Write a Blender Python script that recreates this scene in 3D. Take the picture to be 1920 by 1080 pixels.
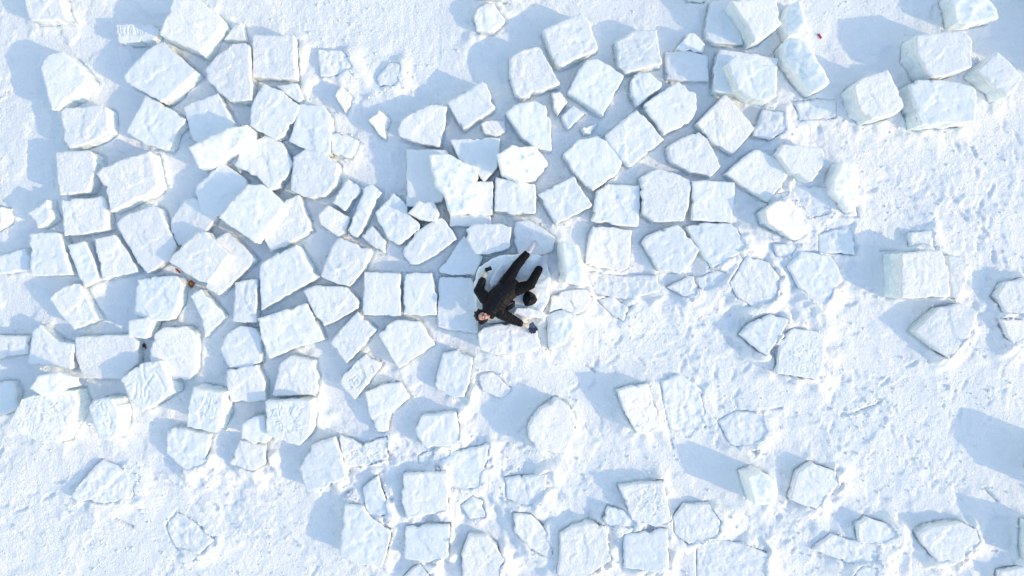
import bpy, bmesh, math, random
import numpy as np
from mathutils import Vector, Matrix
from mathutils.geometry import delaunay_2d_cdt

random.seed(7)
RS = np.random.RandomState(11)
for o in list(bpy.data.objects):
    bpy.data.objects.remove(o)
scene = bpy.context.scene
COL = scene.collection
# ------------------------------------------------------------------ camera
H = 12.8                                   # drone height over the lake ice, metres
cd = bpy.data.cameras.new('camera')
cam = bpy.data.objects.new('camera', cd); COL.objects.link(cam)
cam.location = (0, 0, H); cam.rotation_euler = (0, 0, 0)
cd.sensor_fit = 'HORIZONTAL'; cd.angle = 2*math.atan(9.6/H)
cd.clip_start = 0.5; cd.clip_end = 3000
scene.camera = cam
# ------------------------------------------------------------------ sky and sun
SUN_EL = math.radians(21.0)
sun_h = Vector((1.0, -0.40, 0)).normalized()
sun_v = Vector((sun_h.x*math.cos(SUN_EL), sun_h.y*math.cos(SUN_EL), math.sin(SUN_EL)))
w = bpy.data.worlds.new("World"); scene.world = w; w.use_nodes = True
wn = w.node_tree; bg = wn.nodes['Background']
sky = wn.nodes.new('ShaderNodeTexSky'); sky.sky_type = 'NISHITA'; sky.sun_disc = False
sky.sun_elevation = SUN_EL; sky.sun_rotation = math.atan2(sun_h.x, sun_h.y)
sky.air_density = 2.4; sky.dust_density = 0.8; sky.ozone_density = 1.2
tint = wn.nodes.new('ShaderNodeMix'); tint.data_type = 'RGBA'; tint.blend_type = 'MULTIPLY'; tint.inputs[0].default_value = 1
tint.inputs[7].default_value = (1.13, 1.19, 1.55, 1)      # clear winter air: a bluer sky than the dusty default
wn.links.new(sky.outputs[0], tint.inputs[6]); wn.links.new(tint.outputs[2], bg.inputs[0]); bg.inputs[1].default_value = 0.15
sd = bpy.data.lights.new('sun', 'SUN'); sd.energy = 2.0; sd.angle = math.radians(1.0); sd.color = (1.0, 0.76, 0.46)
so = bpy.data.objects.new('sun', sd); COL.objects.link(so); so.location = (20, -8, 12)
so.rotation_euler = sun_v.to_track_quat('Z', 'Y').to_euler()
vs = scene.view_settings; vs.view_transform = 'Standard'; vs.look = 'None'; vs.exposure = 0.47; vs.gamma = 1.0
scene.render.engine = 'CYCLES'

# ------------------------------------------------------------------ numpy noise
_perm = RS.permutation(256); _perm = np.concatenate([_perm, _perm])
_ang = RS.rand(256)*2*np.pi; _gx = np.cos(_ang); _gy = np.sin(_ang)
def pn(x, y):
    x = np.asarray(x, dtype=float); y = np.asarray(y, dtype=float)
    xi = np.floor(x).astype(int); yi = np.floor(y).astype(int)
    xf = x-xi; yf = y-yi
    u = xf*xf*xf*(xf*(xf*6-15)+10); v = yf*yf*yf*(yf*(yf*6-15)+10)
    def g(ix, iy, dx, dy):
        h = _perm[(_perm[ix & 255] + iy) & 255]
        return _gx[h]*dx+_gy[h]*dy
    a = g(xi, yi, xf, yf); b = g(xi+1, yi, xf-1, yf); c = g(xi, yi+1, xf, yf-1); d = g(xi+1, yi+1, xf-1, yf-1)
    return ((a+(b-a)*u)+((c+(d-c)*u)-(a+(b-a)*u))*v)*1.5
def fbm(x, y, s, oct=3, rough=0.5):
    r = 0; a = 1.0; t = 0
    for i in range(oct):
        r = r+a*pn(x/s+17.3*i+5.1, y/s-9.7*i+2.4); t += a; a *= rough; s *= 0.5
    return r/t
def ridge(x, y, s, oct=3):
    r = 0; a = 1.0; t = 0
    for i in range(oct):
        r = r+a*(1-2*np.abs(pn(x/s+3.3*i, y/s+7.7*i))); t += a; a *= 0.55; s *= 0.5
    return r/t
def sstep(a, b, x):
    t = np.clip((x-a)/(b-a), 0, 1); return t*t*(3-2*t)
def seg_dist(px, py, poly, closed=True):
    d = np.full(np.shape(px), 1e9)
    n = len(poly)
    for i in range(n if closed else n-1):
        ax, ay = poly[i]; bx, by = poly[(i+1) % n]
        vx = bx-ax; vy = by-ay; L = vx*vx+vy*vy+1e-12
        t = np.clip(((px-ax)*vx+(py-ay)*vy)/L, 0, 1)
        d = np.minimum(d, (px-ax-t*vx)**2+(py-ay-t*vy)**2)
    return np.sqrt(d)
def inside(px, py, poly):
    c = np.zeros(np.shape(px), bool); n = len(poly); j = n-1
    for i in range(n):
        xi, yi = poly[i]; xj, yj = poly[j]
        if yi != yj:
            c ^= ((yi > py) != (yj > py)) & (px < (xj-xi)*(py-yi)/(yj-yi)+xi)
        j = i
    return c
def W(px, py, z=0.0):                      # photo pixel at height z -> world
    k = (1-z/H)/100.0
    return ((px-960)*k, (540-py)*k, z)

# ------------------------------------------------------------------ materials
def new_mat(name):
    m = bpy.data.materials.new(name); m.use_nodes = True
    return m, m.node_tree, m.node_tree.nodes['Principled BSDF']
def noise(nt, scale, detail=3, rough=0.55, vec=None):
    n = nt.nodes.new('ShaderNodeTexNoise'); n.inputs['Scale'].default_value = scale
    n.inputs['Detail'].default_value = detail; n.inputs['Roughness'].default_value = rough
    if vec is not None: nt.links.new(vec, n.inputs['Vector'])
    return n
def snow_material(name, base, grain, dist, lump=26, pit=0.5, vary=False):
    m, nt, p = new_mat(name); L = nt.links
    geo = nt.nodes.new('ShaderNodeNewGeometry'); pos = geo.outputs['Position']
    n1 = noise(nt, grain, 4, 0.62, pos); n2 = noise(nt, lump, 3, 0.6, pos)
    v = nt.nodes.new('ShaderNodeTexVoronoi'); v.inputs['Scale'].default_value = 19; L.new(pos, v.inputs['Vector'])
    a = nt.nodes.new('ShaderNodeMath'); a.operation = 'MULTIPLY_ADD'; a.inputs[1].default_value = 0.9
    L.new(n2.outputs[0], a.inputs[0]); L.new(n1.outputs[0], a.inputs[2])
    b = nt.nodes.new('ShaderNodeMath'); b.operation = 'MULTIPLY_ADD'; b.inputs[1].default_value = pit
    L.new(v.outputs['Distance'], b.inputs[0]); L.new(a.outputs[0], b.inputs[2])
    bu = nt.nodes.new('ShaderNodeBump'); bu.inputs['Strength'].default_value = 1.0; bu.inputs['Distance'].default_value = dist
    L.new(b.outputs[0], bu.inputs['Height']); L.new(bu.outputs[0], p.inputs['Normal'])
    n3 = noise(nt, 1.3, 4, 0.6, pos)
    mx = nt.nodes.new('ShaderNodeMix'); mx.data_type = 'RGBA'
    mx.inputs[6].default_value = (*base, 1); mx.inputs[7].default_value = (base[0]*0.95, base[1]*0.965, base[2]*0.98, 1)
    L.new(n3.outputs[0], mx.inputs[0])
    oi = nt.nodes.new('ShaderNodeObjectInfo')              # every block differs a little in frost and ice tint
    rp = nt.nodes.new('ShaderNodeMath'); rp.operation = 'POWER'; rp.inputs[1].default_value = 2.5; L.new(oi.outputs['Random'], rp.inputs[0])
    pn_ = nt.nodes.new('ShaderNodeMath'); pn_.operation = 'MULTIPLY'; L.new(rp.outputs[0], pn_.inputs[0]); L.new(noise(nt, 3.1, 5, .65, pos).outputs[0], pn_.inputs[1])
    m2 = nt.nodes.new('ShaderNodeMix'); m2.data_type = 'RGBA'; L.new(pn_.outputs[0], m2.inputs[0]); L.new(mx.outputs[2], m2.inputs[6])
    m2.inputs[7].default_value = (0.74, 0.83, 0.89, 1) if vary else (0.9, 0.915, 0.925, 1); L.new(m2.outputs[2], p.inputs['Base Color'])
    if vary:
        ms = nt.nodes.new('ShaderNodeMapRange'); ms.inputs[3].default_value = 1.0; ms.inputs[4].default_value = 0.45
        L.new(oi.outputs['Random'], ms.inputs[0]); L.new(ms.outputs[0], bu.inputs['Strength'])
    p.inputs['Roughness'].default_value = 0.75; p.inputs['Specular IOR Level'].default_value = 0.25
    return m
M = {}
M['ground'] = snow_material('packed_snow', (0.90, 0.915, 0.925), 46, 0.017, 17, 0.35)
M['crust'] = snow_material('snow_crust', (0.90, 0.915, 0.925), 50, 0.016, 21, 0.3, True)
M['crumb'] = snow_material('crumb_snow', (0.90, 0.915, 0.925), 60, 0.006, 30, 0.2)
def ice_material(name, c1, c2, sss, rough, frost):
    m, nt, p = new_mat(name); L = nt.links
    geo = nt.nodes.new('ShaderNodeNewGeometry'); pos = geo.outputs['Position']
    mp = nt.nodes.new('ShaderNodeMapping'); mp.inputs['Scale'].default_value = (1, 1, 2.2); L.new(pos, mp.inputs[0])
    n1 = noise(nt, 4.5, 5, 0.6, mp.outputs[0]); n2 = noise(nt, 13, 4, 0.6, mp.outputs[0]); n3 = noise(nt, 90, 3, 0.6, pos)
    cr = nt.nodes.new('ShaderNodeValToRGB'); cr.color_ramp.elements[0].position = 0.36; cr.color_ramp.elements[1].position = 0.64
    cr.color_ramp.elements[0].color = (*c1, 1); cr.color_ramp.elements[1].color = (*c2, 1)
    L.new(n1.outputs[0], cr.inputs[0])
    fr = nt.nodes.new('ShaderNodeValToRGB'); fr.color_ramp.elements[0].position = 1-frost-0.06; fr.color_ramp.elements[1].position = 1-frost+0.06
    L.new(n2.outputs[0], fr.inputs[0])
    mx = nt.nodes.new('ShaderNodeMix'); mx.data_type = 'RGBA'; L.new(fr.outputs[0], mx.inputs[0]); L.new(cr.outputs[0], mx.inputs[6])
    mx.inputs[7].default_value = (0.9, 0.92, 0.92, 1); L.new(mx.outputs[2], p.inputs['Base Color'])
    bu = nt.nodes.new('ShaderNodeBump'); bu.inputs['Strength'].default_value = 0.8; bu.inputs['Distance'].default_value = 0.014
    ad = nt.nodes.new('ShaderNodeMath'); ad.operation = 'MULTIPLY_ADD'; ad.inputs[1].default_value = 0.25
    L.new(n3.outputs[0], ad.inputs[0]); L.new(n2.outputs[0], ad.inputs[2]); L.new(ad.outputs[0], bu.inputs['Height'])
    L.new(bu.outputs[0], p.inputs['Normal'])
    ro = nt.nodes.new('ShaderNodeMapRange'); ro.inputs[3].default_value = rough; ro.inputs[4].default_value = 0.7
    L.new(fr.outputs[0], ro.inputs[0]); L.new(ro.outputs[0], p.inputs['Roughness'])
    p.inputs['Subsurface Weight'].default_value = sss
    p.inputs['Subsurface Radius'].default_value = (0.9, 1.0, 1.0); p.inputs['Subsurface Scale'].default_value = 0.14
    p.inputs['IOR'].default_value = 1.31
    return m
M['ice'] = ice_material('block_ice', (0.66, 0.78, 0.82), (0.84, 0.90, 0.92), 0.5, 0.4, 0.42)
M['clear'] = ice_material('clear_ice', (0.68, 0.80, 0.83), (0.88, 0.92, 0.93), 0.5, 0.3, 0.52)
def plain(name, col, rough=0.6, bump=0, scale=60, sheen=0):
    m, nt, p = new_mat(name); p.inputs['Specular IOR Level'].default_value = .2 if max(col) < .05 else .4
    n = noise(nt, scale, 3, 0.6)
    tc = nt.nodes.new('ShaderNodeNewGeometry'); nt.links.new(tc.outputs['Position'], n.inputs['Vector'])
    mx = nt.nodes.new('ShaderNodeMix'); mx.data_type = 'RGBA'
    mx.inputs[6].default_value = (*[c*0.8 for c in col], 1); mx.inputs[7].default_value = (*[min(1, c*1.2) for c in col], 1)
    nt.links.new(n.outputs[0], mx.inputs[0]); nt.links.new(mx.outputs[2], p.inputs['Base Color'])
    p.inputs['Roughness'].default_value = rough
    if bump:
        b = nt.nodes.new('ShaderNodeBump'); b.inputs['Distance'].default_value = bump
        nt.links.new(n.outputs[0], b.inputs['Height']); nt.links.new(b.outputs[0], p.inputs['Normal'])
    return m

# ------------------------------------------------------------------ object helpers
def mesh_np(name, V, F, mat, parent=None, smooth=True):
    me = bpy.data.meshes.new(name); me.from_pydata([tuple(v) for v in V], [], F); me.update()
    if mat: me.materials.append(mat)
    if smooth: me.polygons.foreach_set('use_smooth', [True]*len(me.polygons))
    o = bpy.data.objects.new(name, me); COL.objects.link(o)
    if parent: o.parent = parent
    return o
def tag(o, label=None, cat=None, group=None, kind=None):
    if label: o['label'] = label
    if cat: o['category'] = cat
    if group: o['group'] = group
    if kind: o['kind'] = kind
    return o
def empty(name, loc):
    o = bpy.data.objects.new(name, None); COL.objects.link(o); o.location = loc; o.empty_display_size = 0.1
    return o
# ------------------------------------------------------------------ writing and marks pressed into the snow
# (crop origin x, y, crop scale, stroke half width in m, depth in m, strokes)
MARKS = {
'note': (10, 690, 7.2, .011, .014, "235,490 270,520|270,490 300,510|260,575 290,612 300,580 270,570|330,530 310,600|410,530 370,590 330,660|430,610 460,640|455,610 480,640|460,680 490,690 490,650 460,660|520,600 550,610|530,660 560,660|580,700 640,680|600,720 630,715|600,485 690,468|690,460 650,510 600,540|650,510 655,590|720,520 740,580|165,700 200,690|215,690 185,760|250,720 240,770 280,760|310,740 280,790|340,750 330,820|380,770 370,830|400,780 420,820 450,800|320,850 350,870|490,870 580,875|550,850 500,920|530,900 560,930"),
'tally': (340, 700, 9.0, .010, .013, "350,410 328,505|400,450 372,490 392,518 425,492 410,450|430,490 452,560|492,425 458,560|530,460 518,520|600,415 580,510|625,400 610,485|650,430 640,490|422,605 390,722|320,650 360,660|520,570 500,640 550,640|590,590 570,680|280,800 320,770|460,790 490,830 510,750|540,740 520,830|560,710 550,800|330,860 360,850"),
'hangul': (490, 740, 10.28, .010, .015, "150,292 250,270|226,275 205,340 178,412|205,340 240,410 255,340 285,400|318,190 326,290 340,390|388,240 340,320 346,392|350,310 432,355|520,320 545,245 632,238|602,255 570,330 528,385|575,320 545,392|702,248 650,312 722,372|690,312 762,268|640,430 668,438 662,470 640,462|280,480 392,463|330,500 262,555|258,530 372,492|245,612 300,560 382,540|330,590 352,648 312,652|390,555 396,690|318,685 402,690|575,520 660,490 722,495|600,590 585,700|670,570 690,592|732,590 690,620|650,672 792,665"),
'names': (630, 810, 14.4, .009, .014, "380,602 425,535 500,490 562,500|388,645 400,600|430,625 462,560|472,640 532,555|378,712 480,682 572,590|560,500 572,560|610,700 702,658|600,765 662,728 642,800 600,792|618,852 682,822|690,740 762,802|716,680 822,822|850,640 820,742 872,762 932,738|900,600 982,692|1010,592 1065,570 1180,508|1050,655 1192,580|1162,478 1092,560|1060,692 1180,680|1090,732 1182,690"),
'date': (1150, 895, 10.8, .009, .013, "280,550 302,612|350,580 340,600|370,540 345,510 380,490 420,510 410,545 370,540|430,440 440,500|450,360 480,430 552,382 540,330|518,442 602,390|560,170 600,250 642,332|600,310 650,290 702,240|580,362 652,310|690,200 752,180|740,230 802,252|780,280 822,240|870,280 850,410|890,382 932,360 900,430 880,400|950,300 982,380 920,392|920,452 952,440|620,440 700,500|640,522 682,460|690,542 732,570 708,592|730,450 770,520 822,490|790,460 800,502|540,642 640,560|510,590 530,612|550,690 592,660|770,640 802,620 812,680 772,702|810,762 852,740 830,690|860,600 902,592 890,660 932,662|940,582 930,550 960,540 977,570 945,590|960,490 1002,470 1022,560 1062,540"),
'list': (1450, 605, 9.39, .010, .013, "250,490 320,460 352,520 290,552 250,490|290,490 300,530|390,470 430,440 482,490 430,522 390,470|410,480 452,500|340,560 310,600 342,622|360,592 392,580|400,560 462,652|410,682 452,660 440,620|320,682 342,670|520,380 520,432|540,380 562,370 582,420 550,432|600,370 600,432|630,402 662,400|520,490 530,532|550,512 582,480|560,480 592,532|480,690 602,690|492,770 460,770 465,862 502,866|468,815 498,815|520,790 515,862|592,800 550,800 592,830 550,852 602,856|700,270 762,265|740,432 792,390|690,490 700,512 752,485|680,560 680,602|730,570 730,622|730,572 792,570|680,690 752,822|730,720 740,742|762,690 730,732|680,780 702,852"),
'face': (1145, 710, 9.82, .016, .016, "320,570 370,555|470,505 495,512|545,600 560,640 590,690|450,862 520,850 600,800 678,782 692,730 675,725|450,830 455,850|480,818 485,845|600,380 622,400 640,430|690,440 720,480|570,870 580,900"),
'scratch': (205, 35, 19.2, .011, .018, "410,250 440,450 490,600 400,625 412,580|342,250 345,450 400,565|600,330 568,420 602,540|742,270 700,440 730,560|772,400 800,592|900,250 930,400 985,575 1062,572 1050,400 1010,270|1080,230 1130,400 1142,562 1232,550 1230,400"),
'diamond': (625, 655, 10.8, .012, .018, "370,602 455,510 585,652 460,782 382,690 370,602|420,600 492,692|480,590 402,690|560,420 622,500 692,642|730,330 792,390 812,452|310,622 350,600|300,742 382,762"),
'paw': (220, 670, 9.82, .020, .019, "480,140 470,230 500,370|655,325 600,410 490,572|340,480 330,600 290,760|560,640 560,740 510,822|490,620 480,690|425,640 412,730|570,210 700,260 800,420 880,600|140,540 220,480"),
'scrawl': (155, 735, 10.8, .011, .016, "270,215 330,180|300,262 350,250|362,230 375,310 402,382|440,220 455,290 492,302 430,312|530,200 545,230 582,250|370,472 482,430 440,482|530,370 542,442|470,592 532,540|490,642 582,610 560,662 500,652|530,722 560,712|600,500 720,510"),
}
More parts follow.
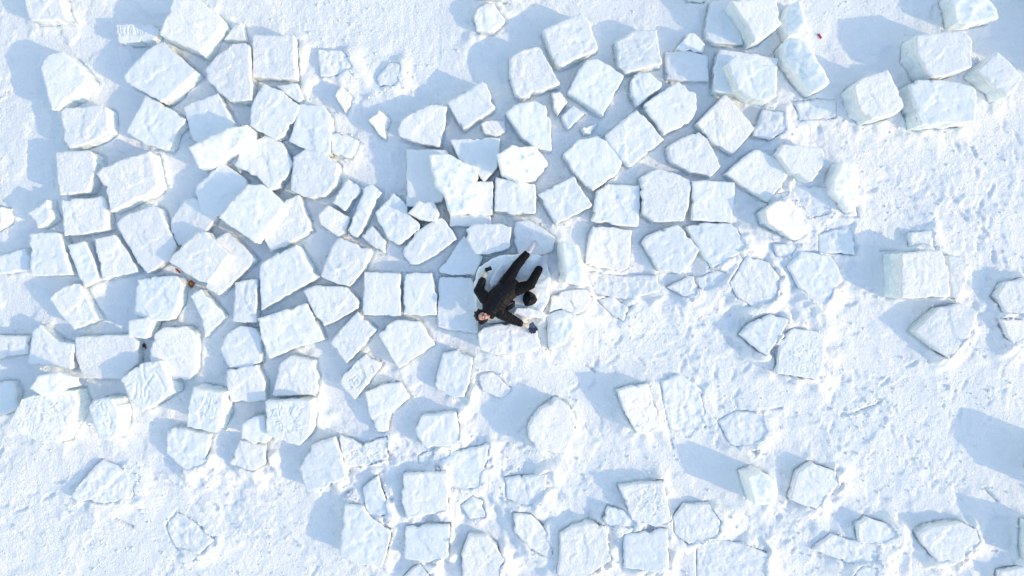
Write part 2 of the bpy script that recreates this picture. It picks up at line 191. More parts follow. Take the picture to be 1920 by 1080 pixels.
# ------------------------------------------------------------------ the ice blocks
# outline in photo pixels | height of top (m) | options | label
# options: i = bare clear ice, c = broken chunk, z = stands on something this high, s = foot shifted dx,dy px, t = slope of top, m = marks
BLOCKS = """
45,-10 108,-10 116,12 128,36 57,38 48,20|.36|s=8,6|snowy block cut off by the top edge near the top left corner
215,45 278,43 295,54 293,69 285,77 222,79|.30|m=scratch s=3,4|small oblong block with scratched strokes in its snow, left of the biggest tilted block
325,-3 370,-1 411,30 416,42 377,100 299,65 300,58|.58|s=5,9 t=-.05,.03|big tall square block at the top edge, layered ice on its right
229,142 272,96 303,78 369,135 304,192 237,155|.45||large diamond shaped white block just below the tall one at the top edge
75,127 90,100 117,96 140,115 165,146 158,156 105,206 95,206|.46|s=15,5|tapering white block with wide grey ice sides, upper left, standing alone beside blue shade
113,212 120,202 190,197 200,202 203,248 160,270 130,278 120,262|.40|s=6,3|rounded square block directly below the tapering block in the upper left
272,178 300,192 347,223 343,232 326,253 322,270 313,281 275,272 236,248 250,220 262,200|.36||block with its lower part in blue shade, just under the large diamond block
342,200 355,194 408,174 440,232 430,245 380,275 362,262|.32||half shaded block above the smooth bar leaning on edge
352,276 425,241 462,233 470,262 390,314 372,314|.60|i s=4,6 t=.0,.35|smooth icy bar standing on its edge among the upper left blocks
437,81 468,80 472,186 430,190 410,172 389,152 386,128 405,105|.37||tall block with ragged left edge, left of the neat square block near the top
419,75 440,48 452,42 460,75|.26|c|small snowy wedge between the tallest top block and the ragged block
474,65 551,66 556,148 473,144|.34||neat square block with rippled snow, rightmost of the upper left cluster's top row
595,92 640,95 655,110 668,137 600,143|.12|s=2,2|triangular block sunk in frosty snow right of the neat square block
706,145 730,118 750,118 753,158 712,162|.10||low snow covered block sunk in frosty ground, with a bright lower edge
888,30 900,8 925,5 948,38 925,61 893,57|.22|t=-.1,.05|small block half buried near the top edge above the centre
838,192 870,172 903,153 912,158 929,201 868,244|.40||square tilted block with long blue shadow, above the oval chunk near the top centre
746,240 752,225 775,210 808,195 838,199 834,230 824,275 790,268 748,256|.36||rounded block with a shaded lower half, left of the tilted square block
902,232 912,226 946,226 949,248 930,255 908,250|.24|c t=-.2,-.1|oval white chunk right above the flat shaded slab near the centre
517,160 557,156 567,185 560,192 540,180|.24|c|small pointed chunk under the neat square block's lower right corner
483,172 495,157 530,172 561,198 555,218 530,255 515,262 468,235 470,200|.38||large lumpy block right below the neat square block of the top row
562,195 605,197 618,215 621,240 619,288 600,290 585,285 542,265|.36||rippled block with rounded right side, right of the large lumpy block
628,178 640,160 658,180 646,212|.26|c t=-.3,0|bright little wedge of ice in the slush right of the upper left cluster
691,225 710,206 730,222 722,240 722,260 711,252|.28|c t=-.3,.1|jagged bright shard standing alone between the two upper clusters
620,252 640,249 670,262 665,280 655,295 622,288|.28|c|small rough block at the right margin of the upper left cluster
955,105 975,95 1011,87 1050,157 975,183 965,175 955,140|.42||square block left of and below the leftmost top centre block, its right edge slanting
1017,55 1090,24 1105,40 1122,90 1052,124 1040,120|.42||large square block highest in the upper centre group, with a long shadow to its left
1154,78 1190,57 1231,54 1234,80 1242,120 1172,135 1160,125|.38||square block with broken upper right corner, right of the highest upper centre block
1064,172 1080,140 1100,112 1120,110 1145,125 1170,142 1130,217|.38||large white block standing on its corner in the upper centre, below the highest one
1183,150 1190,140 1215,135 1230,145 1244,159 1196,199 1184,175|.32||small five sided block touching the broad tilted block on its left
1249,97 1280,95 1300,97 1329,106 1329,150 1272,151 1250,148|.22||flat rectangular block lying wholly in blue shade
1270,88 1290,62 1303,62 1322,82 1318,98 1278,93|.26|c t=-.2,0|bright rough chunk directly above the wholly shaded rectangular block
1332,3 1368,-2 1395,82 1340,82 1325,70 1325,50|.24||shaded block beside the tall ice block at the top edge, right of centre
1370,0 1455,-5 1466,45 1438,68 1415,78 1400,45|.66|s=-9,4|tall block at the top edge with a pale green ice face on its left
1350,92 1400,98 1460,110 1440,190 1395,180 1341,170 1340,130|.34||lower flat slab carrying another block, right of the shaded rectangle
1364,118 1380,103 1410,115 1458,124 1456,180 1440,187 1412,185 1382,165|.72|z=.3 s=-3,3|upper block resting on a flat slab, under the tall block at the top edge
1204,197 1270,152 1305,175 1307,205 1292,230 1245,252|.34||broad tilted block below the wholly shaded rectangular block
1132,255 1195,202 1246,262 1180,313 1165,300 1150,280|.34||diamond block left of and below the broad tilted block
1307,230 1330,206 1360,176 1390,208 1416,240 1400,260 1375,288 1340,270 1318,250|.31||block with sunlit top corner and shaded lower half, right of the broad tilted block
948,212 965,195 1000,188 1022,198 1032,225 1034,280 1022,283 1000,275 975,255|.36||rounded triangular block above the overturned clear ice block near the centre
1035,173 1050,172 1064,190 1045,215 1038,200|.28|c t=-.3,0|white chip beside the block standing on its corner, upper of the small pair
1052,218 1075,197 1095,212 1065,242|.26|c|small square chunk below the white chip in the upper centre
1091,240 1120,231 1108,250 1096,250|.18|c t=-.3,0|tiny pointed white fragment lying in blue shade in the upper centre
1250,275 1280,258 1310,247 1325,258 1340,285 1352,312 1335,330 1295,322 1258,302|.30||rough block with crumbled lower left corner, between the diamond block and the five shaded ones
1430,205 1470,210 1475,245 1445,262 1412,255|.16||low rough block merging into trampled snow, left of the clear ice slab
1465,85 1480,70 1500,72 1515,82 1557,150 1550,162 1525,174 1495,145 1470,110|.50|i t=.25,.1|long clear ice slab with a grainy white stripe, upper right
1467,45 1478,10 1500,0 1512,40 1500,62 1475,70|.40|i t=.3,0|rounded clear ice lump between the tall block and the red speck, near the top edge
1718,66 1810,56 1823,75 1822,125 1790,137 1748,146 1735,130 1718,100|.62|s=-10,3|big block in the upper right, wide green ice face on its left, upper of two
1600,163 1620,145 1665,130 1680,160 1697,200 1678,216 1635,225 1612,205|.58|s=-13,8|tilted white block left of the stacked pair in the upper right
1705,160 1722,148 1780,152 1832,162 1830,228 1728,235 1715,200|.56|s=-6,2|big squarish block in the upper right with pale icy left side, lower of two
1833,133 1850,115 1870,95 1895,118 1917,145 1888,183|.52|s=-8,7|diamond block nearest the right edge in the upper right group
1782,-10 1850,-10 1870,20 1873,34 1815,46 1795,42|.42|i|block of bare ice cut off by the top edge near the right corner
103,285 165,282 179,290 178,320 170,345 160,360 112,366 107,340|.40||square block with chipped right edge, first on the left under the rounded square block
178,325 188,317 230,298 280,283 290,315 294,345 288,358 207,397 197,350|.45|s=6,5|broad block with sheer ice along its lower side, right of the chipped square block
114,375 197,368 203,430 160,438 120,442|.34||oblong block with its right third in shade, below the chipped square block
51,400 87,374 92,390 98,407 72,428|.36|c|small cube standing alone near the left edge
-20,385 3,388 7,405 4,417 -20,430|.36|c|sliver of a block cut by the left edge, level with the small lone cube
55,438 110,435 122,470 133,515 95,517 57,517|.36||upright block at the far left, below the small lone cube
125,460 158,453 170,480 187,522 157,538 142,505|.32||narrow leaning block between two wider ones at the far left
176,447 215,440 226,455 240,475 258,510 192,525|.30||tapered block right of the narrow leaning one
217,420 232,405 287,384 298,392 330,462 318,485 277,513 262,500 240,460|.33||broad shaded block with sunlit upper left corner, below the broad sheer sided block
365,350 390,328 415,305 440,320 458,335 462,350 425,400 400,408 375,395|.30||fully shaded slab left of the high white block in the left cluster
320,410 345,375 365,371 407,405 385,435 350,460 335,460 320,435|.26||low shaded slab crossed by a band of sunlight in the left cluster
410,408 435,375 465,345 495,347 531,380 522,400 478,455 440,430|.60|z=.28 s=4,4|high white block stacked on its neighbours in the left cluster
315,490 330,470 370,435 385,433 430,478 410,505 390,530 372,527|.52|z=.28 s=5,2|stacked white block lying over the corner of a slab, left cluster
400,450 428,435 455,460 480,487 445,520 410,554 385,540 400,500|.32||lower slab partly covered by the stacked block in the left cluster
-10,482 20,472 45,467 55,485 52,505 0,514|.24||shaded block at the left edge, left of the upright block
455,275 480,262 500,252 530,268 549,310 535,335 520,352 505,358 490,340 440,310|.32||lumpy rough block right of the smooth icy bar
545,340 550,295 572,280 600,282 634,306 630,345 608,368 575,372 545,357|.37||eight sided white block with a bright lower right facet, right of the lumpy one
622,380 652,335 676,350 675,360 660,378 646,396|.30||small block just left of the slim bar, upper one
652,432 668,390 685,347 697,345 715,360 692,405 670,446 660,442|.34||slim bar shaped block slanting between the left cluster and the heart shaped block
597,403 614,384 656,408 646,438 632,443 600,420|.32||small creased block below the upper small one, left of the slim bar
678,443 697,423 710,437 722,452 720,474 698,462|.28|c|small pointed block at the foot of the slim bar
703,398 715,385 738,362 748,370 762,387 764,400 788,420 785,430 748,459 730,450 708,415|.36||heart shaped block right of the slim bar
764,400 785,376 812,378 822,397 817,417 790,412|.50|c t=-.1,-.1|small faceted white block perched above the gap by the heart shaped block
755,470 782,433 815,412 828,408 845,428 857,447 820,475 787,495 770,495 758,482|.33||shaded block with one streak of sun, below the perched faceted block
762,280 836,280 845,292 840,350 828,378 790,385 762,388|.32||tall flat slab in full shade left of the central stack
805,290 840,288 860,300 892,312 900,345 898,380 892,396 845,402 832,365 815,345|.60|i z=.28 s=-7,3 t=-.12,-.05|icy white block on top of the central stack above the person
882,342 924,340 923,402 880,405|.38||white rough block under the right side of the central stack
843,402 921,400 921,423 843,424|.26||flat icy strip below the central stack
845,261 890,258 936,259 934,310 920,328 908,342 890,318 860,300|.40||flat shaded slab above the central stack
932,290 960,272 1005,275 1028,305 1005,335 975,340 940,325|.62|i z=.1 t=-.35,-.2|overturned clear ice block catching the sun, right of the central stack
929,332 960,337 1003,345 1006,398 970,402 927,395|.37||square rough block under the overturned clear ice block
873,430 890,420 940,420 959,426 956,465 915,477 890,475 875,450|.46||oblong white block straight above the person
822,505 840,485 870,442 905,480 890,515 850,515 825,512|.26||low triangular shaded slab left of the person's raised arm
600,515 615,480 632,444 695,468 682,505 655,537 632,532 602,520|.37||white tilted square block right of the big block with long straight lower edge
487,495 520,475 555,460 575,490 593,522 540,552 490,582 487,540|.40||big block with long straight lower edge, left of the white tilted square
494,445 520,400 535,375 560,366 570,395 585,432 545,455 508,472|.36||block wedged right of the high stacked white block
683,510 751,512 752,592 715,592 679,590|.32||square block left of the narrow one in the row beside the person
758,512 810,512 818,545 818,592 756,590|.32||narrow upright block in the row beside the person
824,520 885,520 895,560 898,610 895,625 855,620 820,613 821,560|.20||smooth shaded slab directly left of the person's head
1055,288 1085,262 1120,256 1140,265 1168,303 1158,325 1112,357 1098,350 1075,320|.34||white block with notched left edge, right of the overturned clear ice block
1008,365 1045,345 1075,330 1110,383 1105,390 1042,420|.35||smooth square block tilted, right of the square rough block near the centre
1109,415 1118,360 1140,345 1200,348 1200,390 1196,424 1150,422|.26||broad flush block left of the two squares in the centre right row
1200,332 1220,320 1235,317 1260,322 1296,338 1292,385 1282,415 1225,415 1205,400|.30||lumpy block in the middle of the centre right row
1298,338 1378,341 1374,418 1297,413|.27||regular square block rightmost in the centre right row
1104,440 1112,423 1185,432 1182,470 1180,500 1168,508 1097,496|.24||square block below the broad flush block in the centre right
1203,453 1215,440 1270,420 1290,440 1311,470 1300,490 1277,512 1235,508 1222,485|.29||six sided block with creased snow, below the lumpy one in the centre right
1285,425 1320,417 1375,420 1404,462 1370,485 1335,502 1312,470|.25||broad block below the regular square, with a bright lower right edge
1361,325 1400,290 1420,278 1470,305 1477,330 1440,378 1395,350|.31||block with shaded upper right part, right of the crumbled rough block
1252,538 1300,515 1308,535 1308,555 1290,560|.14||low wedge of snowy ice below the six sided block
1306,522 1345,505 1368,515 1360,535 1330,545 1310,540|.13||low broken piece right of the low wedge, centre right
1053,452 1083,458 1097,508 1090,535 1058,528|.88|i s=-20,2|upright slab of white ice right of the person's shoes
1368,530 1385,505 1400,480 1440,490 1462,520 1455,560 1420,580 1383,558|.20||half sunk block in the middle right, left of the other half sunk one
1478,500 1500,470 1560,480 1580,520 1545,577 1500,540|.18||half sunk block in the middle right with grooved snow on top
1457,290 1467,271 1505,272 1540,278 1547,295 1545,312 1522,340 1480,320|.46|z=.1 s=-3,4|white block with dimpled top in the right part, above the darker crevice
1563,362 1565,330 1580,303 1602,302 1612,328 1610,362 1600,395 1590,398|.46|i t=-.1,.25|smooth pear shaped lump of clear ice in the right part
1433,395 1455,378 1478,370 1500,392 1515,437 1492,452 1440,418|.42|t=-.28,.1|brightly lit tilted slab with dark crevice along its lower left side
1450,457 1497,458 1482,482 1456,480|.13|c|small low piece under the brightly lit tilted slab
1535,440 1565,430 1600,428 1605,478 1535,473|.12||flush block lying in blue shade right of the brightly lit slab
1706,437 1750,432 1752,462 1706,462|.11||low square piece above the tall icy block at the far right
1690,475 1765,468 1778,500 1782,556 1690,560|.60|s=-20,0|tall icy block at the far right with a green streaked left face
91,558 115,540 140,528 148,533 165,565 184,598 138,618 120,600|.32||block with straight dark right edge in the far left, below the narrow leaning one
255,525 290,518 330,518 341,530 335,570 318,600 290,602 252,590|.40||large white block above the little upright cube at the left
355,552 375,542 400,568 422,595 400,615 383,633 378,600|.31||leaning narrow wedge block left of the tall narrow one
440,530 460,525 482,524 480,605 436,602|.32||tall narrow block left of the long edged big block
240,602 275,595 284,602 275,635 240,632|.55|z=.0 s=0,-9|little upright cube with bright front among the left blocks
-20,629 54,630 51,662 -20,675|.26||oblong block at the left edge beside the five sided notched one
52,682 60,620 75,608 88,622 110,640 139,646 133,693 90,685|.30||block with concave upper edge in the lower left
140,632 240,627 259,640 258,680 225,711 155,710 142,670|.27||big flat half shaded block in the lower left
281,655 290,625 305,615 348,612 366,628 368,660 367,690 355,712 300,710 282,680|.35||white block with pitted snow right of the dark bottle in the lower left
225,712 260,683 300,676 313,700 325,737 265,772 245,750|.52|s=8,-4 m=paw|high block with deep finger like grooves in its snow, lower left
411,655 425,625 450,611 478,615 490,635 488,680 460,690 430,690|.27||rounded block with shaded top right, left of the big one with two corners cut
425,695 480,683 495,715 497,752 435,755 425,725|.31||block with a layered front, right of the tall block carved with strokes
362,726 420,737 417,780 405,812 350,800 352,765|.58|m=tally s=7,-6|tall block carved with rows of thin strokes, lower left
55,728 72,705 110,697 140,708 143,722 100,738 75,742|.74|z=.5 t=-.15,0 s=4,3|white capped ice piece balanced on the block with handwriting, lower left
16,795 40,748 60,742 135,732 146,755 132,790 108,832 50,822|.56|m=note s=9,2 t=-.05,.0|tall block with several lines of handwriting, near the lower left edge
165,765 175,750 212,745 221,775 222,800 205,828 185,820|.52|m=scrawl s=13,-2|narrow tall block with a short scrawl, right of the handwriting block
-15,718 20,715 30,735 27,750 32,762 15,775 -15,780|.22||shaded slab at the left edge beside the handwriting block
452,795 475,782 497,780 500,830 475,834 452,822|.44|t=-.1,-.1|small very bright block beside the one carved with four characters
482,598 530,582 575,568 592,605 607,637 545,655 504,674 490,635|.40||big rectangular block with straight edges in the middle of the left half
568,545 590,535 650,538 672,565 672,577 640,595 608,612 590,590|.35||rounded block right above the gap beside the big rectangular block
618,643 635,622 650,605 670,585 704,619 680,650 650,681 632,660|.35||tilted rectangular block right of the big rectangular one
709,627 725,610 745,600 787,602 814,647 770,675 747,692 730,665|.32||kite shaped block below the narrow upright one, left of the person
635,718 645,700 686,663 714,685 690,718 665,750|.35|m=diamond|oblong block with a square drawn in its snow
510,740 518,710 525,680 545,667 588,676 588,690 595,710 590,740 512,742|.31||rough block above the one carved with four characters
497,752 582,750 584,785 582,812 560,837 525,825 500,815|.50|m=hangul s=3,-7|block carved with four characters and a dark line above it
815,720 822,690 830,663 855,657 886,670 880,715 870,745 850,745 820,730|.20||rough flush block below and left of the person
685,735 715,722 750,717 768,745 750,762 732,775 727,808 708,810 690,775|.23||broken snowy block right of the oblong block with the drawn square
780,805 790,780 855,773 862,820 858,835 800,840 783,825|.32||rounded low square block in the lower centre, above the pair of squares
895,625 910,612 960,605 1005,615 1014,650 980,662 935,665 900,658|.50||white snow slab under the person's outstretched arm
888,530 898,500 935,480 985,474 1022,480 1032,520 1030,560 1012,595 960,604 915,606 893,590|.485|i|clear bluish ice slab the person is lying on
1025,590 1055,580 1082,592 1076,618 1060,645 1030,658|.34|i|bluish ice plate right of the outstretched hand
968,577 990,577 1014,583 1027,592 1020,598 985,594 962,588|.53|c z=.45 t=-.1,0|pale ridge of ice between the hat and the hand holding the cloth
1157,733 1185,724 1215,720 1222,745 1232,770 1235,805 1215,815 1195,812 1175,780|.30|m=face t=-.18,-.02|bright block with a smiling face pressed into its snow
1388,628 1410,605 1445,590 1480,600 1470,620 1455,645 1435,668|.30||block left of the one carved with many small signs, with sharp left corner
1463,640 1485,616 1532,622 1546,635 1543,690 1535,712 1500,708 1456,700|.27|m=list|block carved all over with small signs and boxes, middle right
1714,621 1735,600 1760,577 1802,568 1835,585 1822,625 1800,650 1778,673|.32||arrow cornered block with bold blue shadow on its left, far right
1868,555 1885,530 1925,520 1935,590 1885,585|.28||rough block at the right edge above another one
1877,598 1930,600 1935,640 1899,649|.22||block at the right edge just below the rough one
992,795 1010,770 1042,748 1065,760 1078,780 1080,810 1060,850 1010,850 990,820|.40|t=-.08,0|smooth round cornered icy block with wide shadow, lower centre
1345,790 1380,770 1430,775 1440,810 1420,840 1370,835|.065||snow covered mound shaped block, right of the smiling face block
312,810 330,800 395,815 388,845 385,870 350,885 312,850|.24||snowy block with an icy upper edge, below the tall stroke carved one
430,870 440,845 450,825 495,836 497,870 475,885|.26||bright snowy block below the small very bright one
127,935 150,905 190,862 230,878 265,893 245,935 190,945|.09||low sunken block outlined by a thin crack, lower left
310,985 332,960 365,980 402,1012 370,1042 330,1030|.05||barely raised sunken block near the bottom left, beyond the cracked one
560,880 585,835 627,820 640,855 650,895 610,915 575,922|.35||tilted block with shaded top, left of the one with carved names
637,815 680,835 725,818 728,860 690,872 650,878 640,850|.17|m=names|low block with a line of carved name characters
680,915 690,905 707,894 720,930 733,968 700,972 685,955|.24||slim three cornered block left of the upper of two squares, bottom
646,946 680,950 695,972 715,985 733,1000 725,1035 715,1065 675,1058 637,1045 640,990|.34||large footprint marked block near the bottom, with blue shadow on its left
755,890 800,886 838,885 841,957 800,965 763,975 753,940|.32||upper of two square blocks stacked in a column at the bottom centre
760,988 843,983 842,1020 840,1045 800,1055 757,1048|.31||lower of two square blocks in a column at the bottom centre
865,1040 878,1005 912,1005 930,1025 945,1050 935,1085 867,1085|.28||pointed block touching the bottom edge right of the two squares
755,1085 770,1070 787,1057 800,1072 808,1085|.24|c|small tip of a block poking in at the bottom edge
825,865 850,848 918,832 912,870 898,915 845,920|.14||flush snowy block with a bright right edge, right above the pointed one
785,855 815,840 805,875 785,868|.10|c|small shaded triangle of ice above the two bottom squares
865,948 885,930 905,940 912,970 880,973|.12|i|small bluish ice piece set in snow right of the upper bottom square
948,897 985,893 1025,890 1020,940 985,950 950,935|.12||low block with a straight dark upper edge in the lower centre
648,927 660,920 665,930 650,934|.14|c|tiny pebble of ice above the large footprint marked block
817,877 827,877 827,883 817,883|.20|c|tiny brick of ice above the upper bottom square
1160,912 1200,907 1245,903 1251,940 1258,978 1230,988 1185,975 1175,950|.28|m=date|block with carved signs and slanting digits, bottom right of centre
1130,972 1140,950 1172,958 1200,985 1165,990 1135,985|.20||small low block left below the one with slanting digits
1050,1000 1070,988 1107,979 1135,990 1140,1020 1147,1050 1095,1085 1045,1078 1050,1030|.29||large block at the bottom edge with one shoe print
1171,1003 1210,997 1252,992 1255,1065 1240,1075 1170,1065|.30||clean square block at the bottom edge below the one with slanting digits
963,963 995,965 1030,1000 1040,1055 995,1030 963,995|.17||long sloping block left of the block with one shoe print
1262,972 1282,946 1330,945 1352,980 1345,1010 1290,1022 1265,1000|.18||snow covered block right of the clean bottom square
1307,1020 1340,1010 1400,1022 1440,1040 1440,1090 1307,1090|.14||trampled sunken block at the bottom edge, right of the clean square
1481,938 1497,885 1522,868 1570,885 1572,910 1552,930 1530,955|.26||block with a curved crevice on its left, bottom right
1400,895 1425,885 1455,900 1460,925 1450,945 1415,948|.60|i s=-2,0|upright clear ice block with a long blue shadow, bottom right of centre
1607,985 1625,970 1655,980 1685,990 1690,1010 1650,1020 1612,1018|.18||block lying in shade with curved dark left edge, bottom right
1717,1003 1740,990 1800,978 1830,993 1838,1015 1800,1055 1760,1055 1735,1025|.26||bright creased block near the bottom right corner
1523,1030 1560,1003 1605,1015 1650,1022 1648,1055 1600,1060|.13||low wedge of snow covered ice below the shaded block, bottom right
1603,1090 1608,1072 1622,1062 1650,1068 1650,1090|.17|c|small icy bump at the bottom edge right of centre
1872,1090 1874,1072 1905,1066 1930,1060 1930,1090|.24||block corner poking in at the bottom right edge
966,416 988,412 1015,425 1041,445 1036,470 1012,478 975,478 962,450|.34||half shaded slab behind the person's upper shoe
1034,556 1060,545 1100,542 1110,560 1096,584 1078,590 1052,578 1030,586|.30||snowy mound of ice below the upright slab, right of the hat
917,532 926,512 940,496 949,497 945,515 932,533 922,541|.56|c z=.48 t=-.35,.1|smooth bright hump of ice between the raised arm and the hip
1098,508 1165,518 1232,515 1240,545 1180,562 1115,552|.075||faint low slab just below the square block in the centre right
1120,562 1148,555 1180,577 1170,603 1148,592|.06|i|thin bluish plate with a forked crack, right of the hat
1240,715 1275,700 1315,730 1325,800 1290,822 1255,805 1245,760|.05||low trampled slab right of the smiling face block
895,703 922,697 960,730 940,748 905,733|.07||faint low slab below the white slab under the outstretched arm
1490,192 1530,185 1568,188 1570,222 1500,226|.09|i|low bluish plate in shade below the long clear ice slab
1480,345 1550,352 1562,400 1520,408 1500,385|.10||low frosty slab between the brightly lit slab and the pear shaped lump
1442,366 1479,358 1478,367 1443,390|.16|i|narrow dark sided splinter of ice above the brightly lit slab
1776,480 1800,478 1813,520 1800,560 1784,556 1780,515|.34|c|grey ragged chunk right against the tall icy block, far right
1195,170 1200,168 1203,176 1198,178|.10|c|pebble of ice beside the small five sided block
432,300 455,290 470,300 450,325|.12|c|low shard between the fully shaded slab and the smooth bar
437,262 447,258 450,268 440,272|.12|c|pebble of ice right at the end of the smooth bar
"""
# blocks just outside the frame whose shadows fall into it
OUTSIDE = """
1985,60 2060,40 2090,110 2010,135|.75||tall block beyond the right edge near the top corner
1955,-30 2030,-40 2040,20 1970,25|.6||block beyond the top right corner
1962,890 1978,862 2012,843 2060,850 2075,900 2040,940 1985,930|.72|t=.1,.15|tall block beyond the right edge, lower half
1945,985 2010,1000 2000,1070 1940,1060|.55||block beyond the right edge near the bottom corner
130,-75 200,-80 210,-30 140,-25|.45||block beyond the top edge left of the big square one
900,-50 960,-45 955,-8 895,-14|.45||block beyond the top edge above the centre
1290,-60 1330,-55 1335,-12 1300,-15|.6||block beyond the top edge right of the centre
"""
def parse(txt):
    out = []
    for ln in txt.strip().split('\n'):
        poly, h, opt, label = ln.split('|')
        pts = [tuple(float(v) for v in p.split(',')) for p in poly.split()]
        d = dict(z=0.0, s=(0, 0), t=(0, 0), m=None, i=False, c=False)
        for tkn in opt.split():
            if tkn in 'ic': d[tkn] = True
            else:
                k, v = tkn.split('=')
                d[k] = v if k == 'm' else (float(v) if k == 'z' else tuple(float(q) for q in v.split(',')))
        d['s'] = (d['s'][0]*.45, d['s'][1]*.45); d['z'] *= .83
        d.update(poly=pts, h=float(h)*.83 if float(h) > .2 else float(h), label=label)
        out.append(d)
    return out
blocks = parse(BLOCKS) + parse(OUTSIDE)

def topz(b, x, y):
    return b['h']+b['t'][0]*(x-b['c0'][0])+b['t'][1]*(y-b['c0'][1])
rt = random.Random(21)
for n, b in enumerate(blocks):
    tx, ty = rt.gauss(0, .045), rt.gauss(0, .045)
    if b['t'] == (0, 0) and not b['m']: b['t'] = (max(-.08, min(.08, tx)), max(-.08, min(.08, ty)))
    cx = sum(p[0] for p in b['poly'])/len(b['poly']); cy = sum(p[1] for p in b['poly'])/len(b['poly'])
    b['c0'] = W(cx, cy, b['h'])[:2]
    wp = []
    for p in b['poly']:
        z = b['h']
        for k in range(4):
            x, y, _ = W(p[0], p[1], z); z = topz(b, x, y)
        wp.append((x, y))
    area = sum(wp[i][0]*wp[(i+1) % len(wp)][1]-wp[(i+1) % len(wp)][0]*wp[i][1] for i in range(len(wp)))
    if area < 0: wp.reverse()
    b['wp'] = wp; b['area'] = abs(area)/2; b['seed'] = n*13.7
    b['sw'] = (b['s'][0]/100.0, -b['s'][1]/100.0)

# ------------------------------------------------------------------ ground sheet
STEP = 0.025
def graded(lo, hi):
    core = np.arange(lo, hi+1e-6, STEP); ext = []; d = 0.05; x = 0
    while x < 600: x += d; ext.append(x); d *= 1.22
    ext = np.array(ext); return np.concatenate([lo-ext[::-1], core, hi+ext])
gx = graded(-10.3, 10.3); gy = graded(-6.1, 6.1)
GX, GY = np.meshgrid(gx, gy)
PX = GX*100+960; PY = 540-GY*100
far = np.clip((np.maximum(np.abs(GX)-10.3, np.abs(GY)-6.1))/2, 0, 1)
# smooth bare ice of the gaps (rough trampled snow everywhere else)
smooth_poly = [(20, -60), (330, -60), (470, 40), (560, 150), (700, 190), (860, 140), (930, 20), (1080, 20), (1180, 30), (1300, 50), (1330, -40), (1420, -40), (1500, 120),
               (1420, 210), (1440, 330), (1430, 420), (1330, 440), (1300, 540), (1120, 590), (1010, 660), (860, 760), (760, 800), (500, 850), (300, 850), (110, 830), (-40, 800), (-60, 480), (30, 330), (40, 150)]
wob = fbm(GX, GY, 0.7, 3)*40
d = seg_dist(PX, PY, smooth_poly); ins = inside(PX, PY, smooth_poly)
sdist = np.where(ins, -d, d)+wob
R = sstep(-15, 30, sdist)
for (ex, ey, rx, ry) in [(1640, 90, 110, 75), (1880, 60, 90, 70), (1600, 500, 70, 40), (1690, 620, 60, 60), (600, 1000, 40, 60), (1870, 830, 90, 50), (1340, 900, 90, 50), (900, 990, 40, 60), (940, 770, 60, 50), (1740, 950, 60, 40)]:
    q = ((PX-ex)/rx)**2+((PY-ey)/ry)**2+wob/120
    R = R*(0.25+0.75*sstep(0.7, 1.5, q))
topc = np.exp(-(((PX-700)/260)**2+((PY-60)/130)**2)**2)         # even frosty field, few footprints
G = 0.020*fbm(GX, GY, 1.6, 3)+0.006*fbm(GX, GY, 0.45, 3)+0.004*fbm(GX, GY, 0.13, 3)
WX = GX+.22*fbm(GX+3, GY, .9, 3); WY = GY+.22*fbm(GX, GY+31, .9, 3)
patch = 0.35+1.0*sstep(-.28, .30, fbm(GX+50, GY, 1.7, 2))
rough = .035*fbm(GX, GY, 0.8, 3)+patch*(.012*ridge(WX, WY, .42, 3)+.010*fbm(WX, WY, .13, 3)+.005*fbm(GX, GY, .055, 1)+.012*sstep(-.025, .03, fbm(WX, GY+12, .55, 3))-.008*sstep(.0, .03, fbm(GX, WY+40, .8, 3)))
frost = 0.008*fbm(GX, GY, 0.5, 3)+0.011*fbm(GX+9, GY, 0.12, 3)+.004*ridge(GX, GY, .1, 2)
G += R*(.78*rough*(1-0.85*topc)+frost*topc)*1.0
# chips in the smooth ice: small shallow pits
G -= (1-R)*0.012*sstep(0.42, 0.62, fbm(GX+3, GY+8, 0.12, 2))
G += .15*np.exp(-(((PX-1020)/120)**2+((PY-545)/125)**2)**1.5)*(1+.6*fbm(GX, GY, .3, 2))   # heap the person's slab lies on
G += (1-R)*.03*sstep(-.1, .25, fbm(GX+7, GY+3, .5, 3))*(1-far)
def window(x0, x1, y0, y1):
    i0 = max(0, np.searchsorted(gx, x0)-1); i1 = min(len(gx), np.searchsorted(gx, x1)+1)
    j0 = max(0, np.searchsorted(gy, y0)-1); j1 = min(len(gy), np.searchsorted(gy, y1)+1)
    return slice(j0, j1), slice(i0, i1)
rr = random.Random(5)
def print_at(fx, fy, a, ln, wd, dep):
    sl = window(fx-.3, fx+.3, fy-.3, fy+.3); X = GX[sl]-fx; Y = GY[sl]-fy
    u = X*math.cos(a)+Y*math.sin(a); v = -X*math.sin(a)+Y*math.cos(a); v = v+0.012*np.sin(u*22)
    q = np.sqrt((u/ln)**2+(v/wd)**2)
    tread = 0.15*np.sin(u*190)*(ln > .12)
    G[sl] += -dep*(1+tread)*(1-sstep(.7, 1.02, q))+dep*.5*np.exp(-((q-1.22)/.2)**2)*(0.5+1.4*fbm(GX[sl], GY[sl], .1, 2))
def rough_at(x, y):
    j = min(len(gy)-1, np.searchsorted(gy, y)); i = min(len(gx)-1, np.searchsorted(gx, x)); return R[j, i]*(1-topc[j, i])
